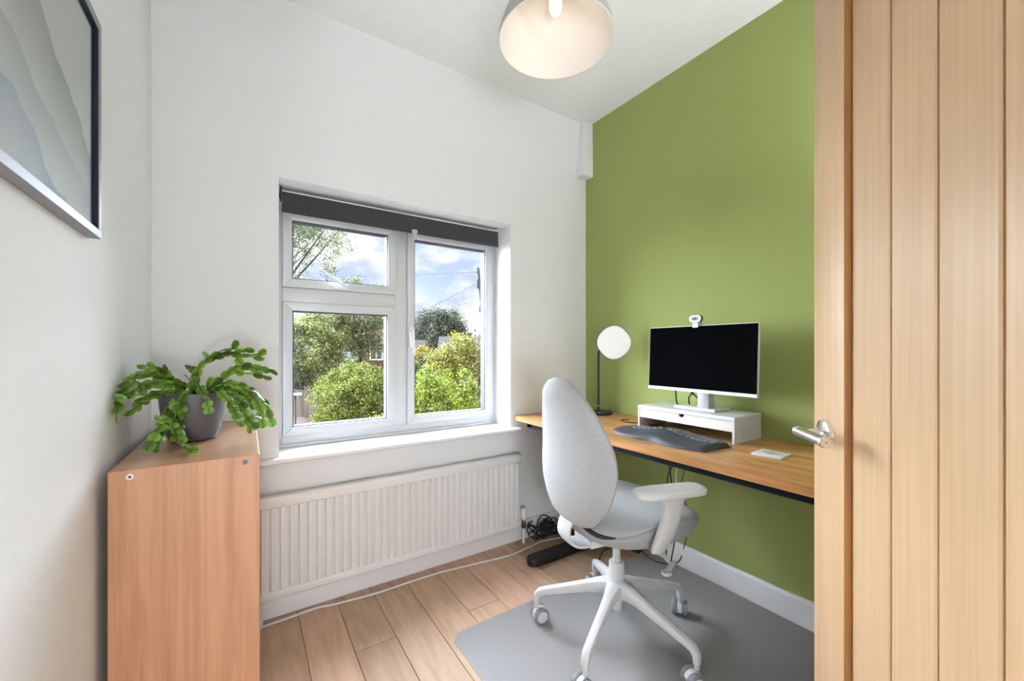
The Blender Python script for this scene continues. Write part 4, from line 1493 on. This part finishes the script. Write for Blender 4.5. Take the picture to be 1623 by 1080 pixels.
loop = [(x_, y_ + 0.0005, z_) for x_, y_, z_ in edge_l] + [(x_, -y_ - 0.0005, z_) for x_, y_, z_ in reversed(edge_l)]
MB().tube(loop, 0.0018, 6).build('piping', M['chair_fabric_dark'], bk)

# seat: padded top in a wrapped shell of the same fabric, its shade painted darker


def seat_ring(s, z, sx=0.245, sy=0.240, cx_=0.035, n_=48, p=2.7, zf=None):
    ring = []
    for k in range(n_):
        a = 2 * math.pi * k / n_
        c_, s_ = math.cos(a), math.sin(a)
        q = (abs(c_) ** p + abs(s_) ** p) ** (-1 / p)
        zz = z if zf is None else zf(a)
        ring.append((cx_ + sx * s * q * c_, sy * s * q * s_, zz))
    return ring


def fold(a):
    return abs((math.degrees(a) + 180) % 360 - 180)


def rim(a):
    return smooth_interp([(0, 0.452), (25, 0.462), (50, 0.492), (75, 0.520), (95, 0.518), (120, 0.490), (145, 0.470), (165, 0.484), (180, 0.488)], fold(a))


def pad_edge(a):
    return smooth_interp([(0, 0.480), (25, 0.490), (50, 0.510), (75, 0.529), (95, 0.527), (120, 0.503), (145, 0.486), (165, 0.492), (180, 0.494)], fold(a))


shell = [seat_ring(0.30, 0.408), seat_ring(0.60, 0.412), seat_ring(0.80, 0.423), seat_ring(0.92, 0.440)]
shell.append(seat_ring(0.985, 0, zf=lambda a: 0.455 + (rim(a) - 0.455) * 0.45))
shell.append(seat_ring(1.0, 0, zf=lambda a: 0.455 + (rim(a) - 0.455) * 0.85))
shell.append(seat_ring(0.995, 0, zf=rim))
shell.append(seat_ring(0.975, 0, zf=lambda a: rim(a) + 0.002))
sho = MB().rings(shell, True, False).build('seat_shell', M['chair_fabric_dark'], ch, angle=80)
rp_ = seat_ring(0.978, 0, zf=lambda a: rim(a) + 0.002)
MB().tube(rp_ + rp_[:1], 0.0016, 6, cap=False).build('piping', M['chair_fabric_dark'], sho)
cush = [seat_ring(0.972, 0, zf=lambda a: rim(a) - 0.006), seat_ring(0.970, 0, zf=lambda a: pad_edge(a) - 0.006), seat_ring(0.945, 0, zf=pad_edge)]
for s in (0.88, 0.75, 0.55, 0.30, 0.08):
    cush.append(seat_ring(s, 0, zf=lambda a, s=s: 0.522 - 0.004 * (1 - s) + (pad_edge(a) + 0.003 - 0.522) * s ** 3))
MB().rings(cush, True, True).build('seat_cushion', M['chair_fabric'], ch, angle=80)
for s_ in (-1, 1):
    gp = []
    for k in range(9):
        a = math.radians(s_ * (134 + 4.5 * k))
        q = seat_ring(0.985, 0, zf=rim)
        c_, w_ = math.cos(a), math.sin(a)
        e_ = (abs(c_) ** 2.7 + abs(w_) ** 2.7) ** (-1 / 2.7)
        gp.append((0.035 + 0.245 * 0.985 * e_ * c_, 0.240 * 0.985 * e_ * w_, rim(a) + 0.004))
    MB().tube(gp, [0.002, 0.005, 0.007, 0.008, 0.008, 0.008, 0.007, 0.005, 0.002], 8).build('gap_shade', M['black_plastic'], sho)  # black tube stands in for the shade inside the seat gap
MB().box(-0.09, 0.11, -0.06, 0.06, 0.385, 0.412).build('tilt_mechanism', M['chair_plastic'], ch, bevel=0.006)
# curved bracket carrying the backrest
path = catmull([(-0.03, 0, 0.398), (-0.10, 0, 0.394), (-0.165, 0, 0.391), (-0.208, 0, 0.400), (-0.230, 0, 0.425), (-0.233, 0, 0.455), (-0.222, 0, 0.490)], 8)
br = []
for i, p in enumerate(path):
    a = path[max(0, i - 1)]
    b_ = path[min(len(path) - 1, i + 1)]
    t_ = (b_ - a).normalized()
    n_ = Vector((-t_.z, 0, t_.x))
    hw = 0.050 - 0.012 * i / len(path)
    ring = []
    for k in range(12):
        an = 2 * math.pi * k / 12
        c_, s_ = math.cos(an), math.sin(an)
        q = (abs(c_) ** 4 + abs(s_) ** 4) ** (-0.25)
        ring.append(p + n_ * (0.0075 * q * s_) + Vector((0, hw * q * c_, 0)))
    br.append(ring)
MB().rings(br, True, True).build('back_bracket', M['chair_plastic'], ch, angle=50)
bx2 = MB().box(-0.155, -0.08, -0.056, 0.056, 0.384, 0.412)
bx2.build('bracket_socket', M['chair_plastic'], ch, bevel=0.005)
# armrests
for s in (-1, 1):
    ar = MB()
    secs = [(0.040, 0.2475, 0.440, 0.026, 0.011), (0.043, 0.2535, 0.462, 0.031, 0.014), (0.050, 0.2675, 0.50, 0.034, 0.0155), (0.060, 0.279, 0.55, 0.034, 0.016), (0.064, 0.285, 0.595, 0.036, 0.016), (0.064, 0.287, 0.618, 0.044, 0.017), (0.060, 0.288, 0.630, 0.068, 0.020), (0.056, 0.288, 0.636, 0.080, 0.022)]
    rs_ = []
    for (xx, yy, zz, hx2, hy2) in secs:
        ring = []
        for k in range(20):
            an = 2 * math.pi * k / 20
            c_, s_ = math.cos(an), math.sin(an)
            q = (abs(c_) ** 3.2 + abs(s_) ** 3.2) ** (-1 / 3.2)
            ring.append((xx - 0.068 + hx2 * q * c_, s * (yy + hy2 * q * s_), zz))
        rs_.append(ring)
    ar.rings(rs_, True, True)
    arm = ar.build('armrest_post', M['chair_plastic'], ch, angle=60)
    padm = MB()
    rs_ = []
    for (sc_, zz) in ((0.88, 0.636), (0.97, 0.638), (1.0, 0.643), (1.0, 0.652), (0.97, 0.657), (0.90, 0.660), (0.6, 0.662)):
        ring = []
        for k in range(36):
            an = 2 * math.pi * k / 36
            c_, s_ = math.cos(an), math.sin(an)
            q = (abs(c_) ** 4 + abs(s_) ** 4) ** (-0.25)
            ex_ = 0.122 - (1 - sc_) * 0.06
            ey_ = 0.043 - (1 - sc_) * 0.06
            ring.append((ex_ * q * c_, ey_ * q * s_, zz))
        rs_.append(ring)
    padm.rings(rs_, True, True)
    padm.build('arm_pad', M['chair_plastic'], arm, angle=60, loc=(-0.018, s * 0.288, 0), rot=(0, 0, math.radians(-9 if s < 0 else 9)))
# lever below the seat
lv = MB().tube([(0.06, -0.08, 0.405), (0.06, -0.16, 0.385), (0.065, -0.205, 0.362)], 0.005, 10)
lvo = lv.build('lever', M['chair_plastic'], ch)
MB().tube([(0.092, -0.196, 0.356), (0.068, -0.206, 0.352), (0.042, -0.216, 0.345)], [0.008, 0.009, 0.010], 12).lathe([(0.001, -0.006), (0.016, -0.005), (0.018, 0.0), (0.016, 0.005), (0.001, 0.006)], 20, (0.036, -0.219, 0.343)).build('lever_knob', M['chair_plastic'], lvo)

# ------------------------------------------------------------------ the garden and street seen through the window
GZ = -2.6
struct(MB().box(-40, 90, 2.6, 150, GZ - 0.2, GZ).build('ground', M['gravel'], smooth=False), 'pinkish gravel ground outside below the window', 'ground')


def leaf_cloud(name, parent, mat, centers, n, size, spread, flat=0.0, aspect=0.55):
    """n rhombic leaves scattered about twig ends; centers: array (k,3)"""
    k = len(centers)
    which = rng.integers(0, k, n)
    pos = centers[which] + rng.normal(0, 1, (n, 3)) * np.asarray(spread)
    d = rng.normal(0, 1, (n, 3))
    d /= np.linalg.norm(d, axis=1)[:, None]
    nn = rng.normal(0, 1, (n, 3))
    nn[:, 2] = np.abs(nn[:, 2]) + flat
    s = np.cross(d, nn)
    s /= np.linalg.norm(s, axis=1)[:, None] + 1e-9
    L_ = size * rng.uniform(0.6, 1.3, n)[:, None]
    W_ = L_ * aspect
    nrm_ = np.cross(s, d)
    a = pos - d * L_ * 0.5
    b = pos + s * W_ * 0.5 + nrm_ * L_ * 0.08
    c = pos + d * L_ * 0.5
    e = pos - s * W_ * 0.5 + nrm_ * L_ * 0.08
    vs = np.stack([a, b, c, e], axis=1).reshape(-1, 3)
    me = bpy.data.meshes.new(name)
    me.vertices.add(4 * n)
    me.vertices.foreach_set('co', vs.ravel())
    me.loops.add(4 * n)
    me.loops.foreach_set('vertex_index', np.arange(4 * n))
    me.polygons.add(n)
    me.polygons.foreach_set('loop_start', np.arange(n) * 4)
    me.update()
    me.validate()
    me.materials.append(mat)
    o = link(name, me, parent)
    o['kind'] = 'stuff'
    return o


def shell_points(k, r, inner=0.25, lump=0.12, boxy=2.0):
    """twig ends over a lumpy ellipsoid, most near the surface"""
    d = rng.normal(0, 1, (k, 3))
    d /= np.linalg.norm(d, axis=1)[:, None]
    d /= (np.abs(d) ** boxy).sum(axis=1)[:, None] ** (1 / boxy)
    rad_ = 1 - inner * rng.random(k) ** 1.5
    ph = rng.uniform(0, 6.28, 3)
    rad_ *= 1 + lump * (np.sin(5.1 * d[:, 0] + ph[0]) + np.sin(6.3 * d[:, 1] + ph[1]) + np.sin(5.7 * d[:, 2] + ph[2])) / 1.5
    return d * rad_[:, None] * np.asarray(r)


def trunk(parent, h, r, limbs, crown_c, crown_r, seed):
    rr = random.Random(seed)
    mb = MB()
    top = Vector((crown_c[0] * 0.6, crown_c[1] * 0.6, h))
    mb.tube([(0, 0, 0), (top.x * 0.3, top.y * 0.3, h * 0.5), top], [r, r * 0.8, r * 0.6], 8)
    for k in range(limbs):
        a = rr.uniform(0, 6.28)
        el = rr.uniform(0.1, 1.3)
        e = Vector((crown_c[0] + crown_r[0] * 0.85 * math.cos(a) * math.cos(el), crown_c[1] + crown_r[1] * 0.85 * math.sin(a) * math.cos(el), crown_c[2] + crown_r[2] * 0.85 * math.sin(el) * (1 if rr.random() < 0.75 else -0.6)))
        m_ = top.lerp(e, 0.5) + Vector((rr.uniform(-.2, .2), rr.uniform(-.2, .2), rr.uniform(0, .35)))
        pth = catmull([top, m_, e], 4)
        n_ = len(pth)
        mb.tube(pth, [r * 0.42 * (1 - 0.85 * i / (n_ - 1)) for i in range(n_)], 6)
        for q in range(2):
            s0 = pth[int(n_ * rr.uniform(0.45, 0.8))]
            e2 = s0 + Vector((rr.uniform(-1, 1) * crown_r[0] * 0.4, rr.uniform(-1, 1) * crown_r[1] * 0.4, rr.uniform(-0.1, 0.5) * crown_r[2]))
            mb.tube([s0, s0.lerp(e2, 0.5) + Vector((0, 0, 0.06)), e2], [r * 0.16, r * 0.11, r * 0.05], 5)
    mb.build('trunk', M['bark'], parent)


def plant_tree(name, label, cat, x_, y_, crown_z, r, mat, twigs, n, size, spread, th=None, tr=0.12, limbs=8, group=None, inner=0.35, lump=0.12, seed=1, off=(0, 0), aspect=0.55, boxy=2.0):
    o = thing(name, label, cat, (x_, y_, GZ), 0, group)
    cz = crown_z - GZ
    pts = shell_points(twigs, r, inner=inner, lump=lump, boxy=boxy) + np.array((off[0], off[1], cz))
    pts[:, 2] = np.maximum(pts[:, 2], 0.08)
    leaf_cloud('foliage', o, mat, pts, n, size, spread, aspect=aspect)
    trunk(o, th if th else cz * 0.75, tr, limbs, (off[0], off[1], cz), r, seed)
    return o


ash = leafy('ash_leaf', (0.012, 0.020, 0.006), (0.15, 0.19, 0.07), trans=0.4, big=0.9)
pale = leafy('pale_leaf', (0.008, 0.018, 0.003), (0.46, 0.53, 0.21), trans=0.35, big=1.1)
olive = leafy('olive_leaf', (0.010, 0.016, 0.006), (0.22, 0.26, 0.11), trans=0.35, big=0.9)
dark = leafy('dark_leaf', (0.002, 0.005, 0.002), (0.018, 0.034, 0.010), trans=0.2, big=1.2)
hedge_g = leafy('hedge_leaf', (0.005, 0.014, 0.002), (0.21, 0.28, 0.04), trans=0.35, big=1.3, c2=(0.26, 0.17, 0.06))
bright = leafy('bright_leaf', (0.008, 0.024, 0.002), (0.29, 0.36, 0.04), trans=0.35, big=1.6)
yellow = leafy('yellow_leaf', (0.035, 0.032, 0.003), (0.42, 0.33, 0.025), trans=0.35, big=2.0)
gold = leafy('gold_leaf', (0.012, 0.014, 0.004), (0.37, 0.36, 0.08), trans=0.35, big=1.6)
grey_g = leafy('grey_green_leaf', (0.010, 0.015, 0.010), (0.085, 0.105, 0.065), trans=0.2, big=0.4)
cone_g = leafy('cone_leaf', (0.005, 0.016, 0.003), (0.06, 0.13, 0.03), trans=0.2, big=3.0)

plant_tree('ash_tree', 'airy tree with loose leaves against the sky at the upper left pane', 'tree', 0.6, 16.9, 5.6, (2.7, 2.4, 2.6), ash, 300, 22000, 0.095, 0.12, th=5.4, tr=0.11, limbs=18, inner=0.7, lump=0.2, seed=3, off=(0.35, 0), aspect=0.4)
plant_tree('maple_tree', 'pale green leafy tree above the wooden fence', 'tree', 2.75, 26.3, 1.30, (2.55, 1.9, 2.2), pale, 330, 60000, 0.115, 0.17, limbs=8, seed=4, lump=0.2, inner=0.45)
plant_tree('birch_tree', 'slender olive green tree in front of the brick house', 'tree', 6.1, 26.6, 3.1, (1.75, 1.5, 2.7), olive, 170, 24000, 0.11, 0.19, th=4.6, tr=0.13, limbs=12, inner=0.6, seed=5)
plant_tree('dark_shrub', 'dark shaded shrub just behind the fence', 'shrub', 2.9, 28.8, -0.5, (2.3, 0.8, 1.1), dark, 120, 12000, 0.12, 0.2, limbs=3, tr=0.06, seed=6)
plant_tree('clipped_hedge', 'large rounded hedge with reddish tips in the middle of the garden', 'hedge', 3.0, 12.9, -0.85, (1.32, 1.15, 1.48), hedge_g, 700, 95000, 0.062, 0.075, limbs=5, tr=0.05, seed=7, inner=0.40, lump=0.10, boxy=3.2)
plant_tree('garden_shrub', 'bright green leafy shrub closest to the right pane', 'shrub', 3.75, 8.5, -0.75, (1.45, 1.0, 1.22), bright, 520, 72000, 0.058, 0.07, limbs=5, tr=0.04, seed=8, inner=0.40, lump=0.16)
plant_tree('golden_shrub', 'tall pale golden shrub behind the bright green one', 'shrub', 6.35, 13.0, 0.15, (1.15, 1.0, 1.35), gold, 230, 30000, 0.075, 0.10, limbs=16, tr=0.07, seed=9, inner=0.35, lump=0.14)
plant_tree('yellow_conifer', 'yellow conifer shrub left of the golden one', 'shrub', 6.2, 16.6, -0.3, (0.75, 0.7, 1.55), yellow, 190, 18000, 0.085, 0.09, limbs=4, tr=0.06, seed=10, inner=0.2, lump=0.1)
plant_tree('dwarf_conifer', 'small smooth green conifer below the yellow one', 'shrub', 4.55, 12.5, -0.9, (0.42, 0.42, 1.55), cone_g, 160, 9000, 0.05, 0.04, limbs=3, tr=0.05, seed=11, inner=0.1, lump=0.03)
plant_tree('oak_tree', 'round grey green tree far off above the roofs', 'tree', 21.5, 50.0, 2.63, (3.66, 3.0, 3.66), grey_g, 330, 42000, 0.20, 0.34, limbs=8, tr=0.3, seed=12, inner=0.3, lump=0.12)
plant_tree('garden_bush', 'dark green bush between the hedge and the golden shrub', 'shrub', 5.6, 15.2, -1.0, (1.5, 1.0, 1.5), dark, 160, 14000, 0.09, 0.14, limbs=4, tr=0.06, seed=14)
far_spots = [(8, 72, 5, 3.6, 'distant grey green tree on the skyline behind the pale green tree'), (15, 72, 5, 3.3, 'distant grey green tree on the skyline behind the brick house'),
             (27, 66, 4, 2.6, 'distant grey green tree showing left of the far round tree'), (34.5, 64, 4.4, 3.3, 'distant grey green tree on the skyline beside the telegraph pole'),
             (44.5, 66, 4.4, 3.4, 'distant grey green tree on the skyline right of the telegraph pole')]
for i, (x_, y_, r_, t_, lb) in enumerate(far_spots):
    plant_tree('distant_tree', lb, 'tree', x_, y_, t_ - r_ * 0.62, (r_, r_ * 0.8, r_ * 0.75), grey_g, 90, 3000, 0.6, 0.5, limbs=2, tr=0.3, seed=20 + i, group='trees along the skyline')

# wooden fence
fe = thing('garden_fence', 'weathered grey board fence below the pale green tree', 'fence', (2.9, 24.45, GZ), math.atan2(-1.14, 1.72))
bme = MB().box(-0.066, 0.066, -0.011, 0.011, 0.04, 1.52).mesh('board', M['fence_wood'], bevel=0.006, segs=1, smooth=False)
for i in range(34):
    b_ = link('board', bme, fe, (-2.6 + 0.14 * i, 0.004 * ((i * 7) % 3), 0.02 * ((i * 5) % 4) / 4))
for zz in (0.35, 1.2):
    MB().box(-2.65, 2.15, 0.012, 0.06, zz, zz + 0.07).build('rail', M['fence_wood'], fe, smooth=False)
for xx in (-2.6, -0.2, 2.1):
    MB().box(xx - 0.05, xx + 0.05, 0.06, 0.16, 0, 1.6).build('post', M['fence_wood'], fe, smooth=False)

# a bird table in front of the fence
bt = thing('bird_table', 'small pale flat topped bird table in front of the fence', 'bird table', (2.08, 22.6, GZ))
MB().box(-0.28, 0.28, -0.2, 0.2, 1.45, 1.55).build('tray', M['far_white'], bt, bevel=0.02)
MB().box(-0.04, 0.04, -0.04, 0.04, 0, 1.45).build('post', M['bark'], bt, smooth=False)

# brick house behind the slender tree
bh = thing('brick_house', 'dark red brick house with orange tiled roof beyond the garden', 'house', (9.6, 31.6, GZ), math.radians(-18))
MB().box(-2.2, 0.6, 0, 5, 0, 4.15).build('wall', M['brick'], bh, smooth=False)
rf = MB().prism([(-0.45, 4.05), (-0.45, 4.18), (2.5, 6.0), (5.4, 4.18), (5.4, 4.05), (2.5, 5.85)], 'x', -2.5, 0.85)
rf.build('roof', M['roof_tile'], bh, smooth=False)
MB().prism([(0.0, 4.1), (5.0, 4.1), (2.5, 5.75)], 'x', -2.19, 0.59).build('gable', M['brick'], bh, smooth=False)
for (xw, zw) in ((-1.15, 3.45), (-1.15, 1.2)):
    wf = MB()
    for (a0, a1, c0, c1) in ((-0.5, 0.5, -0.55, -0.45), (-0.5, 0.5, 0.45, 0.55), (-0.5, -0.4, -0.45, 0.45), (0.4, 0.5, -0.45, 0.45), (-0.04, 0.04, -0.45, 0.45)):
        wf.box(xw + a0, xw + a1, -0.06, 0.02, zw + c0, zw + c1)
    wo = wf.build('window_frame', M['far_white'], bh, smooth=False)
    for s in (-1, 1):
        MB().box(xw + s * 0.22 - 0.18, xw + s * 0.22 + 0.18, -0.03, -0.01, zw - 0.45, zw + 0.45).build('pane', M['far_pane'], wo, smooth=False)


def bungalow(x_, y_, rot, wl, dp, wall_h, ridge_h, label):
    o = thing('bungalow', label, 'house', (x_, y_, GZ), rot)
    MB().box(-wl, wl, 0, dp, 0, wall_h).build('wall', M['brick'], o, smooth=False)
    MB().prism([(-0.5, wall_h - 0.1), (dp / 2, ridge_h), (dp + 0.5, wall_h - 0.1), (dp / 2, ridge_h - 0.25)], 'x', -wl - 0.4, wl + 0.4).build('roof', M['roof_brown'], o, smooth=False)
    MB().prism([(0, wall_h), (dp, wall_h), (dp / 2, ridge_h - 0.3)], 'x', -wl + 0.01, wl - 0.01).build('gable', M['brick'], o, smooth=False)
    MB().box(-wl * 0.5, -wl * 0.5 + 0.7, dp / 2 - 0.3, dp / 2 + 0.4, ridge_h - 0.5, ridge_h + 0.35).build('chimney', M['brick'], o, smooth=False)
    return o


bungalow(20.4, 35.5, math.radians(-28), 4.6, 6, 3.3, 5.15, 'low house with brown tiled roof at the right of the window view')
bungalow(12.9, 38.9, math.radians(-20), 1.8, 5, 3.0, 4.75, 'low house with brown roof behind the yellow conifer')

# telegraph pole and wires
tp = thing('telegraph_pole', 'dark leaning telegraph pole at the right edge of the window view', 'pole', (11.35, 19.0, GZ))
MB().tube([(0, 0, 0), (-0.46, 0.22, 4.9), (-0.77, 0.38, 8.18)], [0.12, 0.10, 0.085], 12).build('pole', M['pole_wood'], tp)
MB().box(-0.88, -0.76, 0.26, 0.36, 7.05, 7.55).build('junction_box', M['pole_wood'], tp, bevel=0.02)
MB().box(-0.74, -0.64, 0.20, 0.30, 5.75, 6.1).build('junction_box', M['pole_wood'], tp, bevel=0.02)
MB().tube([(-0.92, 0.36, 7.92), (-0.76, 0.36, 7.98)], 0.03, 8).build('insulator', M['pole_wood'], tp)


def wire(a, b_, sag, label):
    a, b_ = Vector(a), Vector(b_)
    pts = []
    for i in range(17):
        t = i / 16
        p = a.lerp(b_, t)
        p.z -= sag * 4 * t * (1 - t)
        pts.append(p)
    tag(MB().tube(pts, 0.016, 6).build('overhead_wire', M['wire']), label, 'wire')


wire((10.45, 19.36, 5.34), (1.23, 35.16, 6.6), 0.12, 'topmost overhead wire running almost level across the sky')
wire((10.52, 19.42, 4.72), (8.75, 27.79, 2.95), 0.05, 'overhead wire sloping steeply down from the pole')
wire((10.56, 19.42, 3.85), (9.40, 29.77, 3.5), 0.12, 'lowest faint overhead wire sloping gently from the pole')
